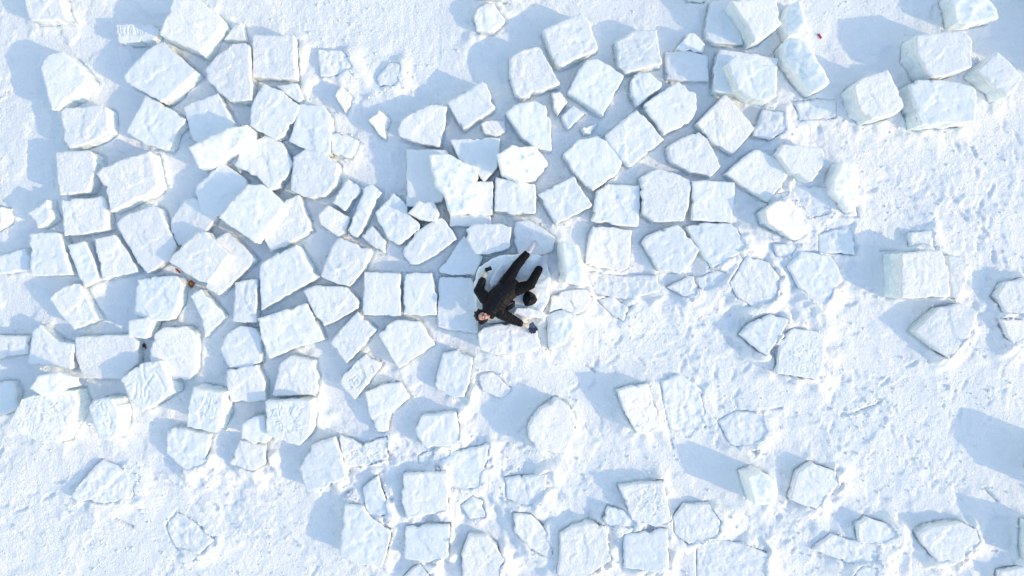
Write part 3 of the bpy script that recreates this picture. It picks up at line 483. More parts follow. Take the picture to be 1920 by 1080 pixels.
for tr in range(70):                                      # people's tracks wandering through the soft snow
    x = rr.uniform(-10.3, 10.3); y = rr.uniform(-6, 6); a = rr.uniform(0, 6.283); dep = rr.uniform(.008, .024)
    for k in range(rr.randint(5, 26)):
        a += rr.gauss(0, .16); st = rr.uniform(.24, .38); x += math.cos(a)*st; y += math.sin(a)*st
        if abs(x) > 10.2 or abs(y) > 6: break
        if rough_at(x, y) < .5: continue
        sgn = 1 if k % 2 else -1
        print_at(x-math.sin(a)*.09*sgn, y+math.cos(a)*.09*sgn, a+rr.gauss(0, .12), .145, .05, dep*rr.uniform(.5, 1.1))
for cl_ in range(26):                                     # trodden or dug spots: clusters of dents
    x0 = rr.uniform(-10.2, 10.2); y0 = rr.uniform(-6, 6); sp = rr.uniform(.2, .6)
    for k in range(rr.randint(8, 26)):
        x = rr.gauss(x0, sp); y = rr.gauss(y0, sp)
        if abs(x) > 10.2 or abs(y) > 6 or rough_at(x, y) < .5: continue
        ln = rr.uniform(.03, .11); print_at(x, y, rr.uniform(0, 6.28), ln, ln*rr.uniform(.45, .9), rr.uniform(.005, .017))
# narrow cracks over sunken blocks
CRACKS = ["150,905 190,862 230,878 265,893", "330,960 362,980", "372,990 400,1012", "216,972 250,987", "1098,685 1115,697", "1530,472 1605,478", "1650,470 1700,472 1760,465", "1706,435 1706,462 1750,464", "1170,560 1182,575 1175,600", "1182,575 1198,562",
          "1560,405 1600,408", "1604,390 1605,408", "1500,455 1560,470", "1425,770 1465,765", "1375,775 1400,770", "1600,775 1650,755", "946,893 1020,890", "1390,840 1430,850", "1250,800 1262,840", "1560,925 1575,905", "1845,915 1870,940"]
for c in CRACKS:
    pts = [W(*[float(v) for v in p.split(',')])[:2] for p in c.split()]
    xs = [p[0] for p in pts]; ys = [p[1] for p in pts]
    sl = window(min(xs)-.1, max(xs)+.1, min(ys)-.1, max(ys)+.1)
    dd = seg_dist(GX[sl], GY[sl], pts, closed=False)
    G[sl] -= 0.05*np.exp(-(dd/.018)**2)
# drifts packed against the blocks, and the hollow below each block
for b in blocks:
    base = [(x+b['sw'][0], y+b['sw'][1]) for x, y in b['wp']]; b['base'] = base
    if b['z'] > 0.05: continue
    xs = [p[0] for p in base+b['wp']]; ys = [p[1] for p in base+b['wp']]
    sl = window(min(xs)-.6, max(xs)+.6, min(ys)-.6, max(ys)+.6)
    X = GX[sl]; Y = GY[sl]; dd = seg_dist(X, Y, b['wp']); ii = inside(X, Y, b['wp'])
    Rl = R[sl]
    low = min(1.0, max(0.0, (0.30-b['h'])/0.13))          # sunken blocks are packed in snow
    nz = np.clip(0.55+0.9*fbm(X+b['seed'], Y, .35, 2), 0, 1.2)
    cxy = b['c0']; ang = np.arctan2(Y-cxy[1], X-cxy[0]); sunny = 0.5+0.5*np.cos(ang+0.75); side = 0.3+0.7*sunny
    top_here = b['h']+b['t'][0]*(X-cxy[0])+b['t'][1]*(Y-cxy[1])
    amp = b['h']*np.minimum(1.0, 0.28+0.75*low*Rl+0.15*Rl)*np.clip(nz*side*(1+.5*low), 0, 1.0)
    prof = np.exp(-(dd/(.09+.14*Rl*(.4+low))))
    trench = np.exp(-(dd/.022)**2)*min(.05, .01+b['h']*.25)*(1-low*Rl*sunny)
    bottom = top_here-.05-.02
    add = np.where(ii, 0, amp*prof-trench)
    hid = np.where(ii, np.minimum(G[sl], np.maximum(bottom, -0.02)), np.minimum(G[sl]+add, np.maximum(G[sl], top_here+.01)))
    if b['h'] < .30 and not b['m']:                       # snow spilled over the buried rim
        spill = np.clip(low*Rl*(sunny*1.5-.45)*(.5+1.3*fbm(X, Y+b['seed'], .28, 2)), 0, 1)*.11
        k = np.where(ii, sstep(0, .03, spill-dd), sstep(0, .03, spill)*np.exp(-(dd/.16)**2))
        hid = hid+(np.maximum(hid, top_here+.012+.01*fbm(X, Y, .1, 2))-hid)*k*(spill > .005)
    G[sl] = hid
G = G*(1-far)+far*(0.05*fbm(GX, GY, 3, 3)+0.01)
nxg, nyg = len(gx), len(gy)
def big_mesh(name, X, Y, Z, mat):
    ny, nx = X.shape; me = bpy.data.meshes.new(name)
    co = np.stack([X, Y, Z], -1).reshape(-1, 3).astype(np.float32)
    idx = np.arange(nx*ny).reshape(ny, nx)
    q = np.stack([idx[:-1, :-1], idx[:-1, 1:], idx[1:, 1:], idx[1:, :-1]], -1).reshape(-1).astype(np.int32)
    nq = len(q)//4
    me.vertices.add(nx*ny); me.vertices.foreach_set('co', co.ravel())
    me.loops.add(nq*4); me.loops.foreach_set('vertex_index', q)
    me.polygons.add(nq); me.polygons.foreach_set('loop_start', np.arange(0, nq*4, 4, dtype=np.int32))
    me.polygons.foreach_set('use_smooth', np.ones(nq, bool)); me.update(calc_edges=True); me.validate()
    me.materials.append(mat); o = bpy.data.objects.new(name, me); COL.objects.link(o); return o
tag(big_mesh('ground', GX, GY, G, M['ground']), kind='structure')
def ground_z(x, y):
    j = min(nyg-1, max(0, int(np.searchsorted(gy, y)))); i = min(nxg-1, max(0, int(np.searchsorted(gx, x)))); return float(G[j, i])

# ------------------------------------------------------------------ block builder
def outline(b, step=0.04, jit=0.009):
    P = b['wp']; n = len(P); pts = []
    r = 0.016 if b['area'] > .15 else 0.010
    for i in range(n):                                     # round the corners a little
        a = Vector(P[i-1]); c = Vector(P[i]); e = Vector(P[(i+1) % n])
        d1 = (a-c); d2 = (e-c); r1 = min(r, d1.length*.35); r2 = min(r, d2.length*.35)
        q1 = c+d1.normalized()*r1; q2 = c+d2.normalized()*r2
        pts += [q1, (q1+q2)*.25+c*.5, q2]
    out = []
    for i in range(len(pts)):
        a = pts[i]; c = pts[(i+1) % len(pts)]; k = max(1, int(round((c-a).length/step)))
        for j in range(k): out.append(a.lerp(c, j/k))
    X = np.array([p.x for p in out]); Y = np.array([p.y for p in out])
    f = 1.0 if b['area'] > .15 else .6
    dx = fbm(X+b['seed'], Y, .22, 4, .7)*jit*3.6*f; dy = fbm(X, Y-b['seed'], .22, 4, .7)*jit*3.6*f
    X = X+dx; Y = Y+dy
    rb = random.Random(int(b['seed']*7)); c = b['c0']       # broken-out chips along the rim
    for k in range(rb.randint(1, 5) if b['area'] > .1 else rb.randint(0, 2)):
        i = rb.randrange(len(X)); w_ = rb.uniform(.02, .07); dp = rb.uniform(.010, .038)
        q = np.exp(-(((X-X[i])**2+(Y-Y[i])**2)/w_**2)**1.6)*dp
        L = np.sqrt((X-c[0])**2+(Y-c[1])**2)+1e-6; X = X-q*(X-c[0])/L; Y = Y-q*(Y-c[1])/L
    return np.stack([X, Y], -1)
def inset(P, d):
    n = len(P); a = np.roll(P, 1, 0); c = np.roll(P, -1, 0); t = c-a; t /= (np.linalg.norm(t, axis=1, keepdims=True)+1e-9)
    return P+np.stack([-t[:, 1], t[:, 0]], -1)*d
def top_surface(b, P, step, rnd, icy):
    """height field over the outline: points, triangles, z"""
    I = inset(P, rnd*.6)
    keep = seg_dist(I[:, 0], I[:, 1], [tuple(p) for p in P]) > rnd*.45
    keep &= inside(I[:, 0], I[:, 1], [tuple(p) for p in P])
    I = I[keep]
    xs = np.arange(P[:, 0].min(), P[:, 0].max(), step); ys = np.arange(P[:, 1].min(), P[:, 1].max(), step*.87)
    X, Y = np.meshgrid(xs, ys); X = X.copy(); X[::2] += step/2
    X = (X+RS.uniform(-.25, .25, X.shape)*step).ravel(); Y = (Y+RS.uniform(-.25, .25, Y.shape)*step).ravel()
    pl = [tuple(p) for p in P]
    k = inside(X, Y, pl); X = X[k]; Y = Y[k]; k = seg_dist(X, Y, pl) > rnd*.6+step*.5; X = X[k]; Y = Y[k]
    pts = np.concatenate([P, I, np.stack([X, Y], -1)])
    nP = len(P)
    res = delaunay_2d_cdt([Vector(p) for p in pts], [(i, (i+1) % nP) for i in range(nP)], [], 1, 1e-6)
    V = np.array([tuple(v) for v in res[0]]); F = [list(f) for f in res[2]]
    x = V[:, 0]; y = V[:, 1]; d = seg_dist(x, y, pl)
    sc = 1.1 if icy else 1.0
    z = topz(b, x, y)-rnd*(1-np.sqrt(np.clip(1-(1-np.clip(d/rnd, 0, 1))**2, 0, 1)))
    s = b['seed']; big = min(1, b['area']/.4+.35)
    e = sstep(0, .05, d)*.8+.2
    amp = 0.75+0.6*((s*0.37) % 1.0)
    z = z+e*(fbm(x+s, y, .5, 2)*.016+fbm(x+s, y, .17, 3)*.006*amp+ridge(x, y+s, .3, 2)*.004*amp)*sc*big+.003*fbm(x, y, .06, 2)*e
    z = z-e*big*.008*amp*sstep(.2, .6, fbm(x-s, y+s, .13, 1))*(not icy)
    rgh = min(1, max(0, (.26-b['h'])/.12))*(b['z'] < .05)
    z = z+e*rgh*(.020*fbm(x, y, .18, 3)+.010*fbm(x+5, y, .07, 2))
    # one or two creases where the crust has slipped
    rb = random.Random(int(s*10))
    for q in range(rb.choice([0, 1, 2, 2, 3])):
        a = rb.uniform(0, 3.14); off = rb.uniform(-.22, .22)*math.sqrt(b['area'])
        u = (x-b['c0'][0])*math.cos(a)+(y-b['c0'][1])*math.sin(a)-off+fbm(x+s, y, .25, 2)*.12
        v = -(x-b['c0'][0])*math.sin(a)+(y-b['c0'][1])*math.cos(a)
        z = z+e*.009*big*np.exp(-(v/(.5*math.sqrt(b['area'])))**2)*(np.tanh(u/.012)*np.exp(-np.abs(u)/.09))
    if icy: z = z+e*(.022*ridge(x+s, y, .45, 2)-.012*sstep(-.03, .03, fbm(x, y+s, .35, 2)))
    if b['m']:
        ox, oy, cs, wd, dp, ss = MARKS[b['m']]
        for st in ss.split('|'):
            pts2 = [W(ox+float(p.split(',')[0])/cs, oy+float(p.split(',')[1])/cs, b['h'])[:2] for p in st.split()]
            dd = seg_dist(x, y, pts2, closed=False)
            z = z-dp*.62*np.exp(-(dd/wd)**2)+dp*.2*np.exp(-((dd-wd*2.1)/(wd*.7))**2)
    return V, F, z
def prism(V, F, z, ring, bottom_fn, rows, wob, seed, shift, cap=True):
    """close a top surface: ring = number of outline verts (first in V); walls go down in rows"""
    n = ring; verts = [(V[i, 0], V[i, 1], z[i]) for i in range(len(V))]; faces = [tuple(f) for f in F]
    P = V[:n]; prev = list(range(n)); a = np.roll(P, 1, 0); c = np.roll(P, -1, 0); t = c-a
    t /= (np.linalg.norm(t, axis=1, keepdims=True)+1e-9); nr = np.stack([t[:, 1], -t[:, 0]], -1)
    for r in range(1, rows+1):
        f = r/rows; cur = []
        zb = bottom_fn(P[:, 0], P[:, 1]); zz = z[:n]+(zb-z[:n])*f
        al = np.arange(n)*.045
        off = wob*fbm(al+seed, zz*1.5+seed*.3, .16, 3, .6)*2+wob*.9*np.sign(pn(al/.3+seed, zz/.12))*.5
        for i in range(n):
            cur.append(len(verts)); verts.append((P[i, 0]+nr[i, 0]*off[i]+shift[0]*f, P[i, 1]+nr[i, 1]*off[i]+shift[1]*f, zz[i]))
        for i in range(n):
            j = (i+1) % n; faces.append((prev[i], cur[i], cur[j], prev[j]))
        prev = cur
    if cap: faces.append(tuple(reversed(prev)))
    return verts, faces
GRP_B = 'ice blocks scattered over the frozen lake'; GRP_C = 'small broken ice chunks'
def build_block(b):
    sz = b['area']; step = .016 if b['m'] else (.026 if sz > .12 else .02)
    if b['m'] == 'paw': step = .02
    P = outline(b, step=.018 if b['m'] else .03); rnd = .014 if sz > .15 else .011
    lowz = b['z']-(.03 if b['z'] > .05 else .10)
    ox, oy = b['c0']
    def loc(vs): return [(x-ox, y-oy, zz-b['z']) for x, y, zz in vs]
    single = b['c'] or b['i'] or b['h'] < .16 or sz < .05
    if single:
        V, F, z = top_surface(b, P, step, rnd*(1.3 if b['i'] else 1), b['i'])
        n = len(P)
        mat = M['clear'] if b['i'] else M['crust']
        vs_, fs = prism(V, F, z, n, lambda x, y: np.full(len(x), lowz), 7, .010 if b['i'] else .008, b['seed'], b['sw'])
        nm = 'ice_chunk' if b['c'] else ('clear_ice_block' if b['i'] else 'ice_block')
        o = mesh_np(nm, loc(vs_), fs, mat); o.location = (ox, oy, b['z'])
        if b['h']-b['z'] > .2 and not b['i']:
            o.data.materials.append(M['ice'])
            for p in o.data.polygons:
                if len(p.vertices) == 4 and p.center.z < b['h']-b['z']-.07 and abs(p.normal.z) < .5: p.material_index = 1
        tag(o, b['label'], 'ice chunk' if b['c'] else ('ice block' if b['i'] else 'ice block'), GRP_C if b['c'] else GRP_B)
        return
    root = empty('ice_block', (ox, oy, b['z'])); tag(root, b['label'], 'ice block', GRP_B)
    V, F, z = top_surface(b, P, step, rnd, False)
    n = len(P); th = .045+.025*((b['seed']*.61) % 1)
    # crust: snow layer whose rim hangs unevenly
    rim = z[:n]-th*(1+.8*fbm(V[:n, 0]+3, V[:n, 1]+b['seed'], .14, 2))
    vs_, fs = prism(V, F, z, n, lambda x, y: rim, 3, .004, b['seed'], (b['sw'][0]*.1, b['sw'][1]*.1))
    mesh_np('snow_crust', loc(vs_), fs, M['crust'], root)
    # ice body: a lid under the crust, rough sides, flat foot
    Q = inset(P, .010); zt = topz(b, Q[:, 0], Q[:, 1])-.03
    vv = [(Q[i, 0], Q[i, 1]) for i in range(n)]
    verts, faces = prism(np.array(vv), [tuple(range(n))], zt, n, lambda x, y: np.full(len(x), lowz), 9, .011, b['seed']+50, b['sw'])
    mesh_np('ice_body', loc(verts), faces, M['ice'], root)
for b in blocks: build_block(b)
# ------------------------------------------------------------------ person lying on the ice
M['skin'] = plain('skin', (0.62, 0.36, 0.29), 0.5, .001, 200); M['skin'].node_tree.nodes['Principled BSDF'].inputs['Subsurface Weight'].default_value = .12
M['lips'] = plain('lips', (0.40, 0.12, 0.11), 0.45)
M['hair'] = plain('black_hair', (0.012, 0.010, 0.012), 0.42, .004, 160)
M['puffer'] = plain('black_puffer_cloth', (0.005, 0.006, 0.010), 0.6, .006, 40)
M['trouser'] = plain('black_trouser_cloth', (0.004, 0.005, 0.008), 0.85, .003, 90)
M['glove'] = plain('cream_knit', (0.55, 0.52, 0.45), 0.85, .003, 260)
M['shoe'] = plain('white_shoe_leather', (0.50, 0.52, 0.58), 0.5, .003, 80)
M['sole'] = plain('grey_rubber', (0.32, 0.33, 0.36), 0.7)
M['navy'] = plain('navy_cloth', (0.020, 0.035, 0.085), 0.7, .003, 150)
M['navy2'] = plain('steel_blue_cloth', (0.060, 0.095, 0.19), 0.55, .002, 150)
M['glass'] = plain('dark_phone_glass', (0.015, 0.017, 0.022), 0.12)
M['blackcloth'] = plain('black_knit', (0.014, 0.014, 0.018), 0.8, .005, 120)

def capsule(bm, a, b, ra, rb, flat=1.0, seg=18):
    """tapered round-ended tube; flat squashes it along world z about its axis"""
    a = Vector(a); b = Vector(b); d = b-a; L = max(d.length, 1e-5); q = d.normalized() if d.length > 1e-6 else Vector((0, 0, 1))
    ref = Vector((0, 0, 1)) if abs(q.z) < .95 else Vector((1, 0, 0))
    s = q.cross(ref).normalized(); u = s.cross(q).normalized()
    rings = []; K = 6
    for i in range(K+1):
        t = -math.pi/2+math.pi/2*i/K; rings.append((a+q*(ra*math.sin(t)), ra*math.cos(t)))
    for i in range(K+1):
        t = math.pi/2*i/K; rings.append((b+q*(rb*math.sin(t)), rb*math.cos(t)))
    vr = []
    for c, r in rings:
        r = max(r, 1e-4); row = []
        for k in range(seg):
            an = 2*math.pi*k/seg; off = s*(math.cos(an)*r)+u*(math.sin(an)*r); off.z *= flat
            row.append(bm.verts.new(c+off))
        vr.append(row)
    for i in range(len(vr)-1):
        for k in range(seg):
            bm.faces.new((vr[i][k], vr[i][(k+1) % seg], vr[i+1][(k+1) % seg], vr[i+1][k]))
    bm.faces.new(tuple(reversed(vr[0]))); bm.faces.new(tuple(vr[-1]))
def ellipsoid(bm, c, axes, radii, seg=20):
    c = Vector(c); ret = bmesh.ops.create_uvsphere(bm, u_segments=seg, v_segments=seg//2+2, radius=1)
    X, Y, Z = [Vector(v) for v in axes]
    for v in ret['verts']: v.co = c+X*(v.co.x*radii[0])+Y*(v.co.y*radii[1])+Z*(v.co.z*radii[2])
def fused(name, bm, voxel, smooth_it, mat, parent, deform=None):
    """melt overlapping forms into one continuous skin"""
    me = bpy.data.meshes.new(name+'_raw'); bm.to_mesh(me); bm.free()
    o = bpy.data.objects.new(name+'_raw', me); COL.objects.link(o)
    m = o.modifiers.new('r', 'REMESH'); m.mode = 'VOXEL'; m.voxel_size = voxel; m.use_smooth_shade = True
    if smooth_it:
        s = o.modifiers.new('s', 'SMOOTH'); s.factor = .5; s.iterations = smooth_it
    dg = bpy.context.evaluated_depsgraph_get(); dg.update()
    nm = bpy.data.meshes.new_from_object(o.evaluated_get(dg)); bpy.data.objects.remove(o)
    nm.name = name; nm.materials.clear(); nm.materials.append(mat)
    if deform:
        n = len(nm.vertices); co = np.empty(n*3, np.float32); nm.vertices.foreach_get('co', co); co = co.reshape(-1, 3).astype(float)
        no = np.empty(n*3, np.float32); nm.vertices.foreach_get('normal', no); no = no.reshape(-1, 3)
        co = co+no*deform(co)[:, None]; nm.vertices.foreach_set('co', co.astype(np.float32).ravel()); nm.update()
    nm.polygons.foreach_set('use_smooth', [True]*len(nm.polygons))
    r = bpy.data.objects.new(name, nm); COL.objects.link(r)
    if parent: r.parent = parent; r.location = -parent.location
    return r
ZS = 0.415
def P3(px, py, h): return Vector(W(px, py, ZS+h))
person = empty('person', P3(950, 545, 0))
tag(person, 'person in black puffer jacket and black trousers lying on their back with arms spread', 'person')
hips = P3(952, 541, .12); waist = P3(942, 552, .13); chest = P3(926, 570, .15); neck = P3(919, 581, .13)
shA = P3(910, 559, .13); elA = P3(898, 545, .10); wrA = P3(905.5, 522, .10)
shB = P3(937, 586, .12); elB = P3(957, 597, .09); wrB = P3(978, 607.5, .08)
hpA = P3(948, 531, .12); knA = P3(968, 499, .15); anA = P3(988, 475, .09)
hpB = P3(962, 545, .12); knB = P3(994, 534, .17); anB = P3(1011, 504, .09)
# head frame: crown to the left of the picture, face up and slightly to the camera's lower side
hc = P3(907, 591.5, .115)
up = Vector((-.97, -.20, .05)).normalized(); fn = Vector((.03, -.22, .97)); fn = (fn-up*fn.dot(up)).normalized(); sd_ = up.cross(fn).normalized()
HS = 1.12
def hp(s, u, f): return hc+(sd_*s+up*u+fn*f)*HS
def head_forms(bm, k=0.0):
    ellipsoid(bm, hp(0, .035, -.01), (sd_, up, fn), (.086+k, .104+k, .104+k))
    ellipsoid(bm, hp(0, -.045, .015), (sd_, up, fn), (.064+k, .083+k, .075+k))
def fingers(bm, wrist, tipdir, upv, r, spread, curl, lens=(.062, .074, .068, .054), thumb=1):
    d = tipdir.normalized(); s = d.cross(upv).normalized(); n = s.cross(d).normalized()
    pc = wrist+d*.05
    ellipsoid(bm, pc, (d, s, n), (.052, .041, .016+r*.4))
    capsule(bm, wrist-d*.03, wrist+d*.02, .027+r*.3, .027+r*.3, .8)
    for i, L in enumerate(lens):
        o = (i-1.5)*.0215; a0 = wrist+d*.088+s*o
        dd = (d+s*(i-1.5)*spread).normalized()
        p1 = a0+dd*L*.45+n*(-.25*curl*L); p2 = p1+dd*L*.32+n*(-.6*curl*L); p3 = p2+dd*L*.22*(1-curl*.5)+n*(-.8*curl*L*.6)
        capsule(bm, a0-dd*.02, p1, r*1.05, r, seg=10); capsule(bm, p1, p2, r, r*.95, seg=10); capsule(bm, p2, p3, r*.95, r*.8, seg=10)
    t0 = wrist+d*.03+s*thumb*.034; t1 = t0+(d*.5+s*thumb*.8).normalized()*.042; t2 = t1+(d*.9+s*thumb*.25).normalized()*.036
    capsule(bm, t0, t1, r*1.35, r*1.1, seg=10); capsule(bm, t1, t2, r*1.1, r*.9, seg=10)
dirA = (P3(913, 507, .10)-wrA); dirB = (P3(992, 612, .08)-wrB)
UPZ = Vector((0, 0, 1))
# body: one continuous surface from head to feet
bm = bmesh.new(); head_forms(bm)
ellipsoid(bm, hp(0, -.02, .098), (sd_, up, fn), (.013, .026, .020)); ellipsoid(bm, hp(0, -.038, .102), (sd_, up, fn), (.018, .011, .014))   # nose
ellipsoid(bm, hp(0, .022, .078), (sd_, up, fn), (.055, .010, .014))                                                                     # brow
ellipsoid(bm, hp(0, -.098, .055), (sd_, up, fn), (.026, .020, .022))                                                                    # chin
for s in (-1, 1):
    ellipsoid(bm, hp(s*.036, -.025, .066), (sd_, up, fn), (.022, .024, .018)); ellipsoid(bm, hp(s*.074, -.012, -.01), (sd_, up, fn), (.010, .030, .018))
capsule(bm, hp(0, -.06, -.02), neck, .05, .055)
capsule(bm, neck, chest, .06, .13, .75); capsule(bm, chest, waist, .14, .12, .7); capsule(bm, waist, hips, .12, .13, .75)
for a, b_, c_, d_, u_, th in ((shA, elA, wrA, dirA, UPZ, -1), (shB, elB, wrB, dirB, UPZ, 1)):
    capsule(bm, chest, a, .10, .062, .8); capsule(bm, a, b_, .058, .045); capsule(bm, b_, c_, .044, .028); fingers(bm, c_, d_, u_, .0075, .10, .5, thumb=th)
for a, b_, c_ in ((hpA, knA, anA), (hpB, knB, anB)):
    capsule(bm, hips, a, .11, .085, .85); capsule(bm, a, b_, .082, .055); capsule(bm, b_, c_, .052, .036)
toeA = P3(1000, 459, .07); toeB = P3(1021, 486, .07)
capsule(bm, anA, toeA, .034, .022); capsule(bm, anB, toeB, .034, .022)
fused('body', bm, .0065, 3, M['skin'], person)
# facial details
def child_mesh(name, bm, mat, parent=person):
    me = bpy.data.meshes.new(name); bm.to_mesh(me); bm.free(); me.materials.append(mat); me.polygons.foreach_set('use_smooth', [True]*len(me.polygons))
    o = bpy.data.objects.new(name, me); COL.objects.link(o); o.parent = parent; o.location = -parent.location if parent is person else (0, 0, 0); return o
for s in (-1, 1):
    bm = bmesh.new(); ellipsoid(bm, hp(s*.031, .002, .074), (sd_, up, fn), (.016, .0055, .006), 12); child_mesh('eye', bm, M['hair'])
    bm = bmesh.new(); capsule(bm, hp(s*.015, .021, .092), hp(s*.050, .022, .080), .0045, .003, seg=8); child_mesh('eyebrow', bm, M['hair'])
bm = bmesh.new(); ellipsoid(bm, hp(0, -.068, .084), (sd_, up, fn), (.024, .0065, .007), 14); ellipsoid(bm, hp(0, -.077, .081), (sd_, up, fn), (.018, .006, .007), 14); child_mesh('mouth', bm, M['lips'])
# hair: thick cap with loose tufts, mostly behind and below the face
bm = bmesh.new()
ellipsoid(bm, hp(0, .055, -.030), (sd_, up, fn), (.112, .108, .110)); ellipsoid(bm, hp(.0, .095, .015), (sd_, up, fn), (.080, .048, .058))
for s in (-1, 1): ellipsoid(bm, hp(s*.078, .0, -.02), (sd_, up, fn), (.024, .065, .055))
rh = random.Random(3)
for k in range(46):
    a = rh.uniform(0, 6.283); e = rh.uniform(-.7, .35)
    n_ = (sd_*math.cos(a)*math.cos(e)+up*(math.sin(a)*math.cos(e))+fn*math.sin(e))
    if n_.dot(up) < -.25: continue
    b0 = hp(0, .055, -.03)+n_*.085; tip = b0+(n_+Vector((rh.uniform(-.6, .6), rh.uniform(-.6, .6), -.1))).normalized()*rh.uniform(.03, .055)
    capsule(bm, b0, tip, .018, .004, seg=8)
lowside = sd_ if sd_.y < 0 else -sd_
ellipsoid(bm, hp(0, .02, -.02)+lowside*.085, (sd_, up, fn), (.062, .085, .075)); ellipsoid(bm, hp(0, .05, -.02)+lowside*.12, (sd_, up, fn), (.05, .06, .06))
fused('hair', bm, .006, 2, M['hair'], person, lambda c: .0035*fbm(c[:, 0]*1.0, c[:, 1]*4, .05, 2))
# puffer jacket with stitched quilting across the torso and round the arms
bm = bmesh.new()
capsule(bm, P3(957, 540, .13), P3(935, 560, .16), .185, .215, .70); capsule(bm, P3(935, 560, .16), P3(922, 575, .15), .215, .175, .73)
capsule(bm, P3(948, 529, .11), P3(964, 548, .11), .085, .085, .9)
capsule(bm, shA, P3(937, 583, .13), .118, .118, .85)
capsule(bm, shA, elA, .112, .096); capsule(bm, elA, P3(904.5, 526, .10), .094, .068)
capsule(bm, shB, elB, .112, .094); capsule(bm, elB, P3(975, 606, .08), .092, .066)
capsule(bm, P3(918, 571, .13), P3(922, 592, .12), .07, .06, 1.1)
ax = (chest-hips).normalized()
def quilt(c):
    def stripes(a, b, gap, rad):
        a = np.array(a); b = np.array(b); d = b-a; L = np.linalg.norm(d); d = d/L
        t = (c-a)@d; r = np.linalg.norm((c-a)-t[:, None]*d, axis=1)
        return t, (t > -.02) & (t < L+.02) & (r < rad)
    out = np.zeros(len(c))
    t, mk = stripes(hips, chest, .06, .3)
    wv = .02*fbm(c[:, 0], c[:, 1], .15, 2)
    out += .007*(np.abs(np.sin((t+wv)*math.pi/.068))**.6)-.006
    for a, b_, in ((shA, elA), (elA, wrA), (shB, elB), (elB, wrB)):
        t, mk = stripes(a, b_, .05, .11)
        out = np.where(mk, .006*(np.abs(np.sin((t+wv*.5)*math.pi/.055))**.6)-.005, out)
    return out+.009*fbm(c[:, 0]+4, c[:, 1], .06, 3)
jk = fused('jacket', bm, .008, 4, M['puffer'], person, quilt)
bm = bmesh.new()                                                        # stand collar
for k in range(9):
    a = -1.9+k*3.8/8; c0 = P3(920.5, 583.5, .13); q = c0+Vector((math.cos(a+math.pi*0)*.03, math.sin(a)*.085, 0))+UPZ*(.045*math.cos(a))
    if k: capsule(bm, prev, q, .026, .026, seg=10)
    prev = q
fused('collar', bm, .006, 2, M['puffer'], jk).location = (0, 0, 0)
bm = bmesh.new(); z0 = P3(957, 544, .245); z1 = P3(925, 577, .262); capsule(bm, z0, z1, .004, .004, seg=8)
zp = child_mesh('zip', bm, M['sole'], jk)
# trousers
bm = bmesh.new()
capsule(bm, hpA, hpB, .105, .105, .8)
capsule(bm, hpA, knA, .115, .086); capsule(bm, knA, P3(986.5, 477, .09), .084, .068)
capsule(bm, hpB, knB, .118, .090); capsule(bm, knB, P3(1010.5, 505, .09), .086, .070)
fused('trousers', bm, .008, 4, M['trouser'], person, lambda c: .008*fbm(c[:, 0], c[:, 1]+c[:, 2], .09, 3)+.005*ridge(c[:, 0], c[:, 1], .12, 2))
# shoes and gloves
for an, toe, kn in ((anA, toeA, knA), (anB, toeB, knB)):
    bm = bmesh.new(); d = (toe-an).normalized(); sdv = d.cross(UPZ).normalized()
    heel = an-d*.01-UPZ*.025
    capsule(bm, an-d*.065+UPZ*.004, an+d*.01, .052, .054); capsule(bm, heel+UPZ*.03, heel+d*.03, .056, .052); capsule(bm, heel+d*.02, toe, .060, .056, .95); capsule(bm, toe, toe+d*.05-UPZ*.005, .057, .050, .85)
    sh = fused('shoe', bm, .006, 2, M['shoe'], person, lambda c: .002*fbm(c[:, 0], c[:, 1], .03, 2))
    bm = bmesh.new(); capsule(bm, heel-UPZ*.035, toe-UPZ*.032, .042, .044, .35); capsule(bm, toe-UPZ*.032, toe+d*.06-UPZ*.03, .044, .034, .35)
    so_ = fused('sole', bm, .006, 1, M['sole'], sh); so_.location = (0, 0, 0)
    bm = bmesh.new()
    for k in range(4):
        c = an+d*(.055+.022*k)+UPZ*(.044-.004*k); capsule(bm, c-sdv*.018, c+sdv*.018, .0035, .0035, seg=6)
    child_mesh('laces', bm, M['sole'], sh)
for c_, d_, th in ((wrA, dirA, -1), (wrB, dirB, 1)):
    bm = bmesh.new(); fingers(bm, c_, d_, UPZ, .0115, .10, .5, thumb=th); capsule(bm, c_-d_.normalized()*.035, c_+d_.normalized()*.01, .036, .034, .9)
    fused('glove', bm, .0045, 1, M['glove'], person, lambda c: .001*fbm(c[:, 0], c[:, 1], .01, 1))
# ------------------------------------------------------------------ things held or lying around the person
def slab(bm, pts, thick):                      # flat polygon with thickness, bevelled a little by inset rings
    lo = [bm.verts.new(p-UPZ*thick) for p in pts]; hi = [bm.verts.new(p) for p in pts]; n = len(pts)
    c = sum(pts, Vector())/n; top = [bm.verts.new(c+(p-c)*.93+UPZ*thick*.35) for p in pts]
    for i in range(n):
        j = (i+1) % n; bm.faces.new((lo[i], lo[j], hi[j], hi[i])); bm.faces.new((hi[i], hi[j], top[j], top[i]))
    bm.faces.new(top); bm.faces.new(list(reversed(lo))); bmesh.ops.recalc_face_normals(bm, faces=bm.faces)
def meshobj(name, bm, mat, parent=None, smooth=False, origin=None):
    me = bpy.data.meshes.new(name); bm.to_mesh(me); bm.free(); me.materials.append(mat)
    if smooth: me.polygons.foreach_set('use_smooth', [True]*len(me.polygons))
    o = bpy.data.objects.new(name, me); COL.objects.link(o)
    if parent: o.parent = parent; o.location = -parent.matrix_basis.translation if origin is None else origin
    return o
ph = empty('phone', P3(915.5, 505.5, .10)); tag(ph, 'black phone held in the gloved hand of the raised arm', 'phone')
u_ = Vector((.93, .36, -.1)).normalized(); v_ = u_.cross(UPZ).normalized(); c = P3(915.5, 504.5, .115)
bm = bmesh.new()
pp = []
